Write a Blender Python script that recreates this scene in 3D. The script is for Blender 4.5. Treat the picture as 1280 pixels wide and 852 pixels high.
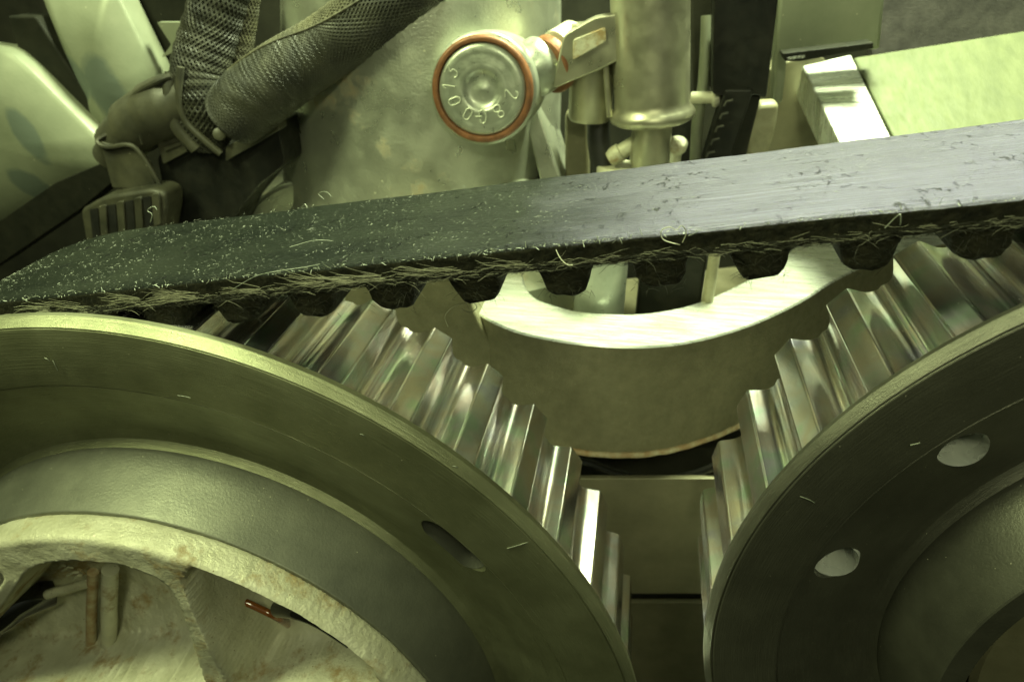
import bpy, bmesh, math, random
import numpy as np
from mathutils import Vector, Matrix, noise

random.seed(7); np.random.seed(7)
sc = bpy.context.scene
for o in list(bpy.data.objects): bpy.data.objects.remove(o)
COL = sc.collection
pi = math.pi

# ------------------------------------------------------------------ camera (1 unit = 1 cm)
F = 900.0; CX, CY = 640.0, 426.0
_Y = Vector((815-CX, -90-CY, F)).normalized()
_X = (Vector((1,0,0)) - _Y*_Y.x).normalized()
_Z = _X.cross(_Y)
cd = bpy.data.cameras.new("camera"); cam = bpy.data.objects.new("camera", cd); COL.objects.link(cam)
cd.sensor_width = 36; cd.lens = F/1280*36; cd.clip_start = 0.05; cd.clip_end = 500
R = Matrix(((_X.x, -_X.y, -_X.z), (_Y.x, -_Y.y, -_Y.z), (_Z.x, -_Z.y, -_Z.z)))
cam.matrix_world = R.to_4x4()
cd.dof.use_dof = True; cd.dof.focus_distance = 7.9; cd.dof.aperture_fstop = 0.42
sc.camera = cam

# ------------------------------------------------------------------ world, lamps, exposure
w = bpy.data.worlds.new("World"); sc.world = w; w.use_nodes = True
bg = w.node_tree.nodes["Background"]         # bright workshop ceiling above, dark floor below
wn = w.node_tree.nodes; wl = w.node_tree.links
wtc = wn.new("ShaderNodeTexCoord"); wsx = wn.new("ShaderNodeSeparateXYZ"); wl.new(wtc.outputs["Generated"], wsx.inputs[0])
wmr = wn.new("ShaderNodeMapRange"); wmr.inputs[1].default_value = -0.6; wmr.inputs[2].default_value = 0.75; wl.new(wsx.outputs[2], wmr.inputs[0])
wcr = wn.new("ShaderNodeValToRGB"); wl.new(wmr.outputs[0], wcr.inputs[0])
wcr.color_ramp.elements[0].color = (0.075, 0.085, 0.03, 1); wcr.color_ramp.elements[1].color = (1.0, 1.12, 0.78, 1)
e_ = wcr.color_ramp.elements.new(0.50); e_.color = (0.10, 0.115, 0.05, 1)
e_ = wcr.color_ramp.elements.new(0.74); e_.color = (0.30, 0.34, 0.20, 1)
wl.new(wcr.outputs[0], bg.inputs[0]); bg.inputs[1].default_value = 0.17

def area(name, loc, target, sx, sy, power, col):
    l = bpy.data.lights.new(name, 'AREA'); l.shape = 'RECTANGLE'; l.size = sx; l.size_y = sy
    l.energy = power; l.color = col
    o = bpy.data.objects.new(name, l); COL.objects.link(o); o.location = loc
    o.rotation_euler = (Vector(target)-Vector(loc)).to_track_quat('-Z', 'Y').to_euler()
    return o
area("work_lamp_behind", (3.6, 27, 8.2), (1, 8, -3), 14, 4.5, 12500, (0.79, 0.75, 1.0))
area("work_lamp_overhead", (3.0, 15, 13), (0.5, 8.5, -4.5), 5, 4, 13000, (0.87, 1.0, 0.60))
area("garage_tube_lamp", (-12, 2, 11), (-4, 8, -5), 3, 9, 3100, (0.88, 1.0, 0.50))
area("front_work_lamp", (1.5, -6, 7.5), (0, 7, -6), 3, 2.5, 800, (0.94, 1.0, 0.58))
sc.view_settings.view_transform = 'Standard'; sc.view_settings.look = 'None'
sc.view_settings.exposure = 0.4; sc.view_settings.gamma = 1.0
sc.render.engine = 'CYCLES'

# ------------------------------------------------------------------ placing helpers
def ray(px, py):
    r = Vector((px-CX, py-CY, F))
    return Vector((r.dot(_X), r.dot(_Y), r.dot(_Z)))
def at(px, py, Y):
    d = ray(px, py); return d*(Y/d.y)
def atz(px, py, Z):
    d = ray(px, py); return d*(Z/d.z)
def pxs(p):                      # size of one photograph pixel at a point
    return (p.x*_X.z + p.y*_Y.z + p.z*_Z.z)/F

# ------------------------------------------------------------------ materials
def mat(name, c1, c2=None, metal=0.0, rough=0.5, scale=3.0, bump=0.0, bscale=40.0, specks=None,
        rust=None, rvar=0.12, ring=None, spec=0.5, detail=5.0, stretch=None, scratch=0.0, coat=0.0, bdist=0.02, aniso=0.0, tints=None):
    m = bpy.data.materials.new(name); m.use_nodes = True
    nt = m.node_tree; N = nt.nodes; L = nt.links; b = N["Principled BSDF"]
    c2 = c2 or c1
    tc = N.new("ShaderNodeTexCoord")
    vec = tc.outputs["Object"]
    if stretch:
        mp = N.new("ShaderNodeMapping"); mp.inputs["Scale"].default_value = stretch
        L.new(vec, mp.inputs["Vector"]); vec2 = mp.outputs[0]
    else: vec2 = vec
    n1 = N.new("ShaderNodeTexNoise"); n1.inputs["Scale"].default_value = scale; n1.inputs["Detail"].default_value = detail
    n1.inputs["Roughness"].default_value = 0.62
    L.new(vec2, n1.inputs["Vector"])
    cr = N.new("ShaderNodeValToRGB"); cr.color_ramp.elements[0].position = 0.3; cr.color_ramp.elements[1].position = 0.7
    cr.color_ramp.elements[0].color = (*c1, 1); cr.color_ramp.elements[1].color = (*c2, 1)
    L.new(n1.outputs[0], cr.inputs[0]); col = cr.outputs[0]
    rm = N.new("ShaderNodeMapRange"); rm.inputs[1].default_value = 0.3; rm.inputs[2].default_value = 0.7
    rm.inputs[3].default_value = max(0.03, rough-rvar); rm.inputs[4].default_value = min(1, rough+rvar)
    n3 = N.new("ShaderNodeTexNoise"); n3.inputs["Scale"].default_value = scale*2.3; n3.inputs["Detail"].default_value = 6
    L.new(vec2, n3.inputs["Vector"]); L.new(n3.outputs[0], rm.inputs[0]); rgh = rm.outputs[0]
    met = None
    def mixc(fac, a, colr):
        mx = N.new("ShaderNodeMix"); mx.data_type = 'RGBA'
        L.new(fac, mx.inputs[0]); L.new(a, mx.inputs[6]); mx.inputs[7].default_value = (*colr, 1); return mx.outputs[2]
    def mixv(fac, a, v):
        mx = N.new("ShaderNodeMix"); mx.data_type = 'FLOAT'
        L.new(fac, mx.inputs[0])
        if isinstance(a, float): mx.inputs[2].default_value = a
        else: L.new(a, mx.inputs[2])
        mx.inputs[3].default_value = v; return mx.outputs[0]
    metv = float(metal)
    if rust:
        rc, rs, rt = rust
        nr = N.new("ShaderNodeTexNoise"); nr.inputs["Scale"].default_value = rs; nr.inputs["Detail"].default_value = 8
        nr.inputs["Roughness"].default_value = 0.7
        L.new(vec, nr.inputs["Vector"])
        r2 = N.new("ShaderNodeMapRange"); r2.inputs[1].default_value = rt; r2.inputs[2].default_value = rt+0.12
        r2.inputs[3].default_value = 0; r2.inputs[4].default_value = 0.85; L.new(nr.outputs[0], r2.inputs[0])
        col = mixc(r2.outputs[0], col, rc); rgh = mixv(r2.outputs[0], rgh, 0.75); metv = mixv(r2.outputs[0], metv, 0.0)
    if specks:
        pc, ps, pt = specks
        v = N.new("ShaderNodeTexVoronoi"); v.inputs["Scale"].default_value = ps; L.new(vec, v.inputs["Vector"])
        mr = N.new("ShaderNodeMapRange"); mr.inputs[1].default_value = pt; mr.inputs[2].default_value = pt*0.55
        mr.inputs[3].default_value = 0; mr.inputs[4].default_value = 1; L.new(v.outputs["Distance"], mr.inputs[0])
        sp = N.new("ShaderNodeSeparateColor"); L.new(v.outputs["Color"], sp.inputs[0])
        th = N.new("ShaderNodeMath"); th.operation = 'GREATER_THAN'; th.inputs[1].default_value = 0.62; L.new(sp.outputs[0], th.inputs[0])
        mu = N.new("ShaderNodeMath"); mu.operation = 'MULTIPLY'; L.new(mr.outputs[0], mu.inputs[0]); L.new(th.outputs[0], mu.inputs[1])
        col = mixc(mu.outputs[0], col, pc); rgh = mixv(mu.outputs[0], rgh, 0.8); metv = mixv(mu.outputs[0], metv, 0.0)
    if tints:                    # thin oil and heat film in patches
        nt_ = N.new("ShaderNodeTexNoise"); nt_.inputs["Scale"].default_value = 1.6; nt_.inputs["Detail"].default_value = 4
        if aniso:                # every tooth carries its own patches
            oi = N.new("ShaderNodeObjectInfo"); va_ = N.new("ShaderNodeVectorMath"); va_.operation = 'ADD'
            L.new(vec, va_.inputs[0]); L.new(oi.outputs["Location"], va_.inputs[1])
            cx_ = N.new("ShaderNodeCombineXYZ"); rm_ = N.new("ShaderNodeMath"); rm_.operation = 'MULTIPLY'; rm_.inputs[1].default_value = 60; L.new(oi.outputs["Random"], rm_.inputs[0])
            L.new(rm_.outputs[0], cx_.inputs[0]); va2 = N.new("ShaderNodeVectorMath"); va2.operation = 'ADD'; L.new(va_.outputs[0], va2.inputs[0]); L.new(cx_.outputs[0], va2.inputs[1]); L.new(va2.outputs[0], nt_.inputs["Vector"])
        else: L.new(vec, nt_.inputs["Vector"])
        tr_ = N.new("ShaderNodeValToRGB"); el = tr_.color_ramp.elements; el[0].position = 0.30; el[0].color = (*tints[0], 1); el[1].position = 0.72; el[1].color = (*tints[-1], 1)
        for i_, t_ in enumerate(tints[1:-1]): e2 = el.new(0.30+0.42*(i_+1)/(len(tints)-1)); e2.color = (*t_, 1)
        L.new(nt_.outputs[0], tr_.inputs[0])
        mx_ = N.new("ShaderNodeMix"); mx_.data_type = 'RGBA'; mx_.blend_type = 'MULTIPLY'; mx_.inputs[0].default_value = 1.0
        L.new(col, mx_.inputs[6]); L.new(tr_.outputs[0], mx_.inputs[7]); col = mx_.outputs[2]
    L.new(col, b.inputs["Base Color"]); L.new(rgh, b.inputs["Roughness"])
    if isinstance(metv, float): b.inputs["Metallic"].default_value = metv
    else: L.new(metv, b.inputs["Metallic"])
    b.inputs["Specular IOR Level"].default_value = spec
    b.inputs["Coat Weight"].default_value = coat
    if aniso:                    # ground across the tooth: highlights run along the Y axis
        b.inputs["Anisotropic"].default_value = aniso
        tv = N.new("ShaderNodeCombineXYZ"); tv.inputs[1].default_value = 1.0; L.new(tv.outputs[0], b.inputs["Tangent"])
    hsrc = None
    if bump > 0:
        n2 = N.new("ShaderNodeTexNoise"); n2.inputs["Scale"].default_value = bscale; n2.inputs["Detail"].default_value = 6
        n2.inputs["Roughness"].default_value = 0.65
        L.new(vec2, n2.inputs["Vector"]); hsrc = n2.outputs[0]
    if ring:                     # turning marks round the Y axis of the object
        s = N.new("ShaderNodeSeparateXYZ"); L.new(vec, s.inputs[0])
        cb = N.new("ShaderNodeCombineXYZ"); L.new(s.outputs[0], cb.inputs[0]); L.new(s.outputs[2], cb.inputs[1])
        ln = N.new("ShaderNodeVectorMath"); ln.operation = 'LENGTH'; L.new(cb.outputs[0], ln.inputs[0])
        an = N.new("ShaderNodeMath"); an.operation = 'ARCTAN2'; L.new(s.outputs[2], an.inputs[0]); L.new(s.outputs[0], an.inputs[1])
        c3 = N.new("ShaderNodeCombineXYZ"); L.new(ln.outputs["Value"], c3.inputs[0])
        am = N.new("ShaderNodeMath"); am.operation = 'MULTIPLY'; am.inputs[1].default_value = 0.12; L.new(an.outputs[0], am.inputs[0])
        L.new(am.outputs[0], c3.inputs[1])
        nr = N.new("ShaderNodeTexNoise"); nr.inputs["Scale"].default_value = ring; nr.inputs["Detail"].default_value = 3
        L.new(c3.outputs[0], nr.inputs["Vector"])
        rr1 = N.new("ShaderNodeMath"); rr1.operation = 'MULTIPLY_ADD'; rr1.inputs[1].default_value = 0.5; rr1.inputs[2].default_value = -0.25; L.new(nr.outputs[0], rr1.inputs[0])
        rr2 = N.new("ShaderNodeMath"); rr2.operation = 'ADD'; L.new(rr1.outputs[0], rr2.inputs[0]); L.new(rgh, rr2.inputs[1]); L.new(rr2.outputs[0], b.inputs["Roughness"])
        if hsrc:
            ad = N.new("ShaderNodeMath"); ad.operation = 'ADD'; L.new(hsrc, ad.inputs[0]); L.new(nr.outputs[0], ad.inputs[1]); hsrc = ad.outputs[0]
        else: hsrc = nr.outputs[0]
    if scratch > 0:
        wv = N.new("ShaderNodeTexVoronoi"); wv.feature = 'DISTANCE_TO_EDGE'; wv.inputs["Scale"].default_value = scratch
        nz = N.new("ShaderNodeTexNoise"); nz.inputs["Scale"].default_value = scratch*0.6; L.new(vec, nz.inputs["Vector"])
        va = N.new("ShaderNodeVectorMath"); va.operation = 'ADD'; L.new(vec, va.inputs[0]); L.new(nz.outputs[1], va.inputs[1])
        L.new(va.outputs[0], wv.inputs["Vector"])
        mr = N.new("ShaderNodeMapRange"); mr.inputs[1].default_value = 0.0; mr.inputs[2].default_value = 0.02
        mr.inputs[3].default_value = 0; mr.inputs[4].default_value = 0.6; L.new(wv.outputs["Distance"], mr.inputs[0])
        if hsrc:
            ad = N.new("ShaderNodeMath"); ad.operation = 'ADD'; L.new(hsrc, ad.inputs[0]); L.new(mr.outputs[0], ad.inputs[1]); hsrc = ad.outputs[0]
        else: hsrc = mr.outputs[0]
    if hsrc:
        bp = N.new("ShaderNodeBump"); bp.inputs["Strength"].default_value = bump or 0.1; bp.inputs["Distance"].default_value = bdist
        L.new(hsrc, bp.inputs["Height"]); L.new(bp.outputs[0], b.inputs["Normal"])
    return m

DUST = (0.60, 0.58, 0.42)
M = {}
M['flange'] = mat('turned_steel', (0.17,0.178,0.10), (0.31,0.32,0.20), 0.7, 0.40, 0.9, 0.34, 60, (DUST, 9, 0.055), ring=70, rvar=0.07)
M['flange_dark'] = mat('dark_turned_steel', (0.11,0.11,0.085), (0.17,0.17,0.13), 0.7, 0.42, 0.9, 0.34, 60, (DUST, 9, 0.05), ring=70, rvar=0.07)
M['hubwall'] = mat('blackened_hub', (0.14,0.145,0.115), (0.20,0.205,0.16), 0.6, 0.46, 1.5, 0.25, 30, (DUST, 10, 0.07), rvar=0.06)
M['hubwall_dark'] = mat('blackened_dark_hub', (0.07,0.07,0.055), (0.11,0.11,0.085), 0.6, 0.42, 1.5, 0.2, 30, (DUST, 10, 0.06), rvar=0.06)
M['tooth'] = mat('polished_tooth_steel', (0.76,0.73,0.79), (0.85,0.86,0.81), 1.0, 0.20, 1.1, 0.02, 12, (DUST, 14, 0.06), rvar=0.04, tints=[(0.80,0.78,1.0),(1,1,1),(1.0,0.90,0.82),(1,1,1),(0.80,1.0,0.85),(0.9,0.9,1.0)], stretch=(1.6,0.35,1.6), aniso=0.97)
M['drum'] = mat('root_steel', (0.42,0.38,0.32), (0.60,0.58,0.50), 1.0, 0.25, 3, 0.10, 30, rvar=0.1)
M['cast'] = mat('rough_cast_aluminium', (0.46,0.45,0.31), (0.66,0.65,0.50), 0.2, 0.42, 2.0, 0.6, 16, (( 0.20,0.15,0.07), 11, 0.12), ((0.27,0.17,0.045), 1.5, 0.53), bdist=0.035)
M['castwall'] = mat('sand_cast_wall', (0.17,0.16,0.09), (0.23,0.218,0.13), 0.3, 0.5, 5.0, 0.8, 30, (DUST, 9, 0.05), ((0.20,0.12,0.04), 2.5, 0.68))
M['bore'] = mat('lit_bore_steel', (0.66,0.68,0.62), (0.80,0.82,0.75), 0.35, 0.30, 2, 0.08, 30)
M['machined'] = mat('machined_aluminium', (0.60,0.64,0.54), (0.90,0.91,0.86), 0.7, 0.30, 0.7, 0.35, 1.6, None, stretch=(1.2,12,1), rvar=0.12)
M['housing'] = mat('dusty_cast_housing', (0.44,0.46,0.37), (0.60,0.62,0.50), 0.75, 0.36, 1.0, 0.35, 20, (DUST, 5, 0.09), ((0.40,0.28,0.11), 0.6, 0.58))
M['plate'] = mat('painted_cover', (0.16,0.178,0.12), (0.235,0.25,0.175), 0.15, 0.48, 0.8, 0.10, 20, (DUST, 6, 0.06))
M['stain'] = mat('oily_smudge', (0.22,0.25,0.21), (0.27,0.30,0.25), 0.0, 0.5, 2, 0.1, 20)
M['gasket'] = mat('black_gasket', (0.010,0.011,0.008), (0.02,0.02,0.014), 0, 0.6, 3, 0.2, 25, (DUST, 6, 0.03), spec=0.15)
M['rubber'] = mat('black_rubber', (0.010,0.011,0.010), (0.022,0.022,0.018), 0, 0.45, 3, 0.3, 30)
M['plastic'] = mat('dusty_black_plastic', (0.025,0.026,0.018), (0.085,0.082,0.052), 0, 0.5, 1.6, 0.15, 25, (DUST, 9, 0.06))
M['blackplastic'] = mat('black_plastic', (0.008,0.009,0.008), (0.02,0.02,0.016), 0, 0.4, 3, 0.1, 25, spec=0.25)
M['gloss'] = mat('wet_black_plastic', (0.006,0.006,0.006), (0.012,0.012,0.010), 0, 0.08, 3, 0.1, 6, coat=0.6)
M['braid'] = mat('braided_polyester', (0.012,0.013,0.009), (0.045,0.045,0.028), 0, 0.55, 2.0, 0, 20)
M['braid2'] = mat('dusty_lit_braid', (0.045,0.044,0.026), (0.11,0.105,0.06), 0, 0.6, 2.5, 0, 20)
M['solenoid'] = mat('satin_zinc', (0.36,0.35,0.25), (0.46,0.45,0.33), 0.8, 0.38, 1.5, 0.12, 40, (DUST, 7, 0.05))
M['plug'] = mat('zinc_plug', (0.32,0.35,0.28), (0.43,0.45,0.37), 0.6, 0.36, 3, 0.15, 25)
M['copper'] = mat('copper_washer', (0.12,0.052,0.022), (0.27,0.115,0.05), 0.25, 0.45, 5, 0.3, 25)
M['digit'] = mat('stamped_digits', (0.50,0.53,0.42), (0.62,0.65,0.52), 0.3, 0.45, 3)
M['block'] = mat('dark_engine_block', (0.014,0.014,0.010), (0.03,0.03,0.02), 0.0, 0.7, 1, 0.3, 12, spec=0.2)
M['olive'] = mat('oiled_cast_face', (0.13,0.122,0.07), (0.20,0.187,0.115), 0.2, 0.45, 1.5, 0.2, 25, (DUST, 7, 0.03), ((0.16,0.09,0.03), 1.2, 0.68))
M['lug'] = mat('stained_lug', (0.20,0.19,0.11), (0.36,0.34,0.22), 0.1, 0.5, 3, 0.2, 20)
M['rusty'] = mat('rusty_casting', (0.30,0.17,0.06), (0.50,0.46,0.30), 0.1, 0.6, 5, 0.6, 14)
M['greenplate'] = mat('brushed_green_alloy', (0.07,0.085,0.036), (0.11,0.125,0.058), 0.05, 0.65, 1.5, 0.3, 9, None, ((0.13,0.125,0.05), 1.2, 0.60), stretch=(3,1,1))
M['amber'] = mat('amber_oil_hose', (0.13,0.035,0.006), (0.26,0.09,0.02), 0, 0.12, 3, 0.1, 8, coat=0.7)
M['greyhose'] = mat('grey_sleeve', (0.07,0.065,0.068), (0.14,0.13,0.13), 0, 0.6, 4, 0.4, 20)
M['fibre'] = mat('pale_cord_fibre', (0.30,0.30,0.20), (0.52,0.52,0.38), 0, 0.6, 4)
M['fibre_dark'] = mat('oily_cord_fibre', (0.012,0.013,0.008), (0.045,0.046,0.028), 0, 0.6, 4)
M['lint'] = mat('pale_lint', (0.13,0.15,0.11), (0.34,0.36,0.28), 0, 0.6, 6)
M['tooth_fabric'] = mat('worn_belt_tooth_fabric', (0.005,0.006,0.003), (0.026,0.025,0.013), 0, 0.75, 9, 1.0, 14, (DUST, 16, 0.04), spec=0.2, bdist=0.05)

# belt back: own node set, driven by the belt's own UV (u = along, v = across)
def belt_material():
    m = bpy.data.materials.new('worn_belt_back'); m.use_nodes = True
    nt = m.node_tree; N = nt.nodes; L = nt.links; b = N["Principled BSDF"]
    tc = N.new("ShaderNodeTexCoord"); uv = tc.outputs["UV"]
    def mapp(sx, sy):
        q = N.new("ShaderNodeMapping"); q.inputs["Scale"].default_value = (sx, sy, 1); L.new(uv, q.inputs[0]); return q.outputs[0]
    def nz(v, s, d=5, r=0.6):
        q = N.new("ShaderNodeTexNoise"); q.inputs["Scale"].default_value = s; q.inputs["Detail"].default_value = d
        q.inputs["Roughness"].default_value = r; L.new(v, q.inputs["Vector"]); return q.outputs[0]
    def rng(x, a, c, lo, hi):
        q = N.new("ShaderNodeMapRange"); q.inputs[1].default_value = a; q.inputs[2].default_value = c
        q.inputs[3].default_value = lo; q.inputs[4].default_value = hi; L.new(x, q.inputs[0]); return q.outputs[0]
    def mth(op, a, c):
        q = N.new("ShaderNodeMath"); q.operation = op
        for i, v in enumerate((a, c)):
            if isinstance(v, (int, float)): q.inputs[i].default_value = v
            else: L.new(v, q.inputs[i])
        return q.outputs[0]
    def mixc(f, a, c):
        q = N.new("ShaderNodeMix"); q.data_type = 'RGBA'; L.new(f, q.inputs[0])
        for i, v in ((6, a), (7, c)):
            if isinstance(v, tuple): q.inputs[i].default_value = (*v, 1)
            else: L.new(v, q.inputs[i])
        return q.outputs[2]
    big = nz(mapp(0.5, 0.8), 1.5)
    lines = nz(mapp(0.9, 34), 1.0, 4, 0.7)
    grain = nz(mapp(7, 16), 2.2, 6, 0.7)
    # polished wear plus painted blue-grey lamp sheen at one end, rubbery green-black elsewhere
    sx = N.new("ShaderNodeSeparateXYZ"); L.new(uv, sx.inputs[0])
    wob = mth('ADD', sx.outputs[0], mth('MULTIPLY', big, 1.6))
    worn_sheen = rng(wob, -0.4, 1.6, 0.0, 1.0)
    base = mixc(rng(big, 0.35, 0.65, 0, 1), (0.005,0.007,0.005), (0.013,0.016,0.011))
    sheen_col = mixc(rng(lines, 0.35, 0.65, 0, 1), (0.016,0.014,0.028), (0.055,0.050,0.090))
    col = mixc(worn_sheen, base, sheen_col)
    spk = rng(grain, 0.60, 0.72, 0.0, 0.75)
    spk = mth('MULTIPLY', spk, rng(worn_sheen, 0, 1, 1.0, 0.35))
    col = mixc(spk, col, (0.20,0.22,0.17))
    # pits and short cracks: ragged, in patches
    fine = nz(mapp(9, 4.5), 1.0, 7, 0.72)
    clus = rng(nz(mapp(1.0, 1.5), 1.3, 3), 0.50, 0.60, 0, 1)
    pit = mth('MULTIPLY', rng(fine, 0.575, 0.61, 0, 1), clus)
    streak = nz(mapp(0.35, 60), 1.0, 3, 0.6)
    col = mixc(mth('MULTIPLY', worn_sheen, rng(streak, 0.52, 0.66, 0, 0.7)), col, (0.13,0.125,0.19))
    col = mixc(pit, col, (0.006,0.006,0.006))
    L.new(col, b.inputs["Base Color"])
    rg = mth('ADD', rng(lines, 0.3, 0.7, 0.28, 0.50), rng(worn_sheen, 0, 1, -0.02, -0.03))
    L.new(mth('ADD', rg, mth('MULTIPLY', pit, 0.4)), b.inputs["Roughness"])
    L.new(rng(worn_sheen, 0, 1, 0.12, 0.50), b.inputs["Specular IOR Level"])
    h = mth('ADD', mth('MULTIPLY', lines, 1.3), mth('MULTIPLY', grain, 1.6))
    h = mth('SUBTRACT', h, mth('MULTIPLY', pit, 2.2))
    bp = N.new("ShaderNodeBump"); bp.inputs["Strength"].default_value = 0.85; bp.inputs["Distance"].default_value = 0.014
    L.new(h, bp.inputs["Height"]); L.new(bp.outputs[0], b.inputs["Normal"])
    return m
M['belt'] = belt_material()

# ------------------------------------------------------------------ mesh helpers
class MB:
    def __init__(s): s.v = []; s.f = []
    def add(s, vs, fs):
        k = len(s.v); s.v += [tuple(x) for x in vs]; s.f += [tuple(i+k for i in f) for f in fs]; return s
    def box(s, c, dx, dy, dz, rot=None):
        c = Vector(c); vs = []
        for x in (-1,1):
            for y in (-1,1):
                for z in (-1,1):
                    p = Vector((x*dx/2, y*dy/2, z*dz/2))
                    if rot is not None: p = rot @ p
                    vs.append(c+p)
        return s.add(vs, [(0,1,3,2),(4,6,7,5),(0,4,5,1),(2,3,7,6),(0,2,6,4),(1,5,7,3)])
    def lathe(s, o, axis, prof, n=48, closed=False):
        o = Vector(o); a = Vector(axis).normalized()
        u = a.cross(Vector((0,0,1)));
        if u.length < 0.1: u = a.cross(Vector((1,0,0)))
        u.normalize(); v = a.cross(u); vs = []; fs = []
        for (r, h) in prof:
            for i in range(n):
                t = 2*pi*i/n; vs.append(o + a*h + (u*math.cos(t)+v*math.sin(t))*r)
        m = len(prof)
        for j in range(m if closed else m-1):
            j2 = (j+1) % m
            for i in range(n):
                i2 = (i+1) % n; fs.append((j*n+i, j*n+i2, j2*n+i2, j2*n+i))
        if not closed:
            fs.append(tuple(range(n))[::-1]); fs.append(tuple((m-1)*n+i for i in range(n)))
        return s.add(vs, fs)
    def tube(s, pts, rad, n=12, cap=True):
        pts = [Vector(p) for p in pts]; m = len(pts)
        if not hasattr(rad, '__len__'): rad = [rad]*m
        vs = []; fs = []; pu = None
        for k, p in enumerate(pts):
            t = (pts[min(k+1,m-1)]-pts[max(k-1,0)]).normalized()
            if pu is None:
                u = t.cross(Vector((0.3,0.2,0.93)))
                if u.length < 0.05: u = t.cross(Vector((1,0,0)))
            else: u = pu - t*pu.dot(t)
            u.normalize(); pu = u; v = t.cross(u)
            for i in range(n):
                a = 2*pi*i/n; vs.append(p+(u*math.cos(a)+v*math.sin(a))*rad[k])
        for k in range(m-1):
            for i in range(n):
                j = (i+1)%n; fs.append((k*n+i, k*n+j, (k+1)*n+j, (k+1)*n+i))
        if cap:
            fs.append(tuple(range(n))[::-1]); fs.append(tuple((m-1)*n+i for i in range(n)))
        return s.add(vs, fs)
    def prism(s, poly, d):               # poly: list of 3D points (planar), d: extrusion vector
        n = len(poly); d = Vector(d); a = [Vector(p) for p in poly]; b = [p+d for p in a]
        fs = [tuple(range(n))[::-1], tuple(range(n, 2*n))]
        for i in range(n): j = (i+1)%n; fs.append((i, j, n+j, n+i))
        return s.add(a+b, fs)
    def mesh(s, name, origin=Vector((0,0,0)), smooth=True, ang=35):
        me = bpy.data.meshes.new(name)
        me.from_pydata([(x-origin[0], y-origin[1], z-origin[2]) for x, y, z in s.v], [], s.f)
        bm = bmesh.new(); bm.from_mesh(me)
        bmesh.ops.recalc_face_normals(bm, faces=bm.faces)
        if smooth:
            for f in bm.faces: f.smooth = True
            for e in bm.edges:
                if len(e.link_faces) == 2 and e.calc_face_angle(0) > math.radians(ang): e.smooth = False
        bm.to_mesh(me); bm.free(); me.update()
        return me
def wpos(o): return (wpos(o.parent) if o.parent else Vector((0,0,0))) + o.location
def obj(name, mb, m, parent=None, origin=None, smooth=True, ang=35, bevel=0):
    pw = wpos(parent) if parent else Vector((0,0,0))
    org = Vector(origin) if origin is not None else pw
    me = mb.mesh(name, org, smooth, ang); me.materials.append(M[m] if isinstance(m, str) else m)
    o = bpy.data.objects.new(name, me); COL.objects.link(o)
    o.parent = parent; o.location = org - pw
    if bevel:
        bv = o.modifiers.new('bevel', 'BEVEL'); bv.width = bevel; bv.segments = 3; bv.limit_method = 'ANGLE'; bv.angle_limit = math.radians(40)
        bv.harden_normals = False
    return o
def thing(name, label, cat, loc, group=None):
    o = bpy.data.objects.new(name, None); COL.objects.link(o); o.location = loc; o.empty_display_size = 0.2
    o['label'] = label; o['category'] = cat; o['kind'] = 'thing'
    if group: o['group'] = group
    return o
def tag(o, label, cat, group=None):
    o['label'] = label; o['category'] = cat; o['kind'] = 'thing'
    if group: o['group'] = group
    return o
def rounded(poly, r, k=4):               # round the corners of a closed polyline of Vectors
    out = []; n = len(poly)
    for i in range(n):
        p = Vector(poly[i]); a = Vector(poly[i-1]); b = Vector(poly[(i+1)%n])
        da = (a-p); db = (b-p); q = min(r, da.length*0.45, db.length*0.45)
        s = p+da.normalized()*q; e = p+db.normalized()*q
        for j in range(k+1):
            t = j/k; out.append(s*(1-t)**2 + p*2*t*(1-t) + e*t*t)
    return out
def smooth_line(pts, k=6):               # Catmull-Rom
    pts = [Vector(p) for p in pts]; out = []
    for i in range(len(pts)-1):
        p0 = pts[max(i-1,0)]; p1 = pts[i]; p2 = pts[i+1]; p3 = pts[min(i+2,len(pts)-1)]
        for j in range(k):
            t = j/k
            out.append(0.5*((2*p1)+(p2-p0)*t+(2*p0-5*p1+4*p2-p3)*t*t+(3*p1-p0-3*p2+p3)*t**3))
    out.append(pts[-1]); return out
def bool_cut(o, cutters):
    for mb in cutters:
        c = bpy.data.objects.new('cutter', mb.mesh('cutter', wpos(o), False)); COL.objects.link(c)
        c.parent = o.parent; c.location = o.location
        md = o.modifiers.new('cut', 'BOOLEAN'); md.object = c; md.solver = 'EXACT'
    bpy.context.view_layer.update()
    dg = bpy.context.evaluated_depsgraph_get()
    me = bpy.data.meshes.new_from_object(o.evaluated_get(dg))
    old = [md.object for md in o.modifiers]; o.modifiers.clear(); o.data = me
    for c in old: bpy.data.objects.remove(c)
    bm = bmesh.new(); bm.from_mesh(me)
    for f in bm.faces: f.smooth = True
    for e in bm.edges:
        if len(e.link_faces) == 2: e.smooth = e.calc_face_angle(0) < math.radians(22)
    bm.to_mesh(me); bm.free()
def P(c, rho, th, Y): return Vector((c[0]+rho*math.cos(th), Y, c[1]+rho*math.sin(th)))

# ------------------------------------------------------------------ setting: dark engine block behind and below
mb = MB(); mb.box((0, 19, -10), 60, 1, 30); 
blk = obj('engine_block', mb, 'block'); blk['kind'] = 'structure'
mb = MB(); mb.box((0, 13, -17), 60, 24, 1)
fl = obj('engine_bay_floor', mb, 'block'); fl['kind'] = 'structure'

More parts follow.
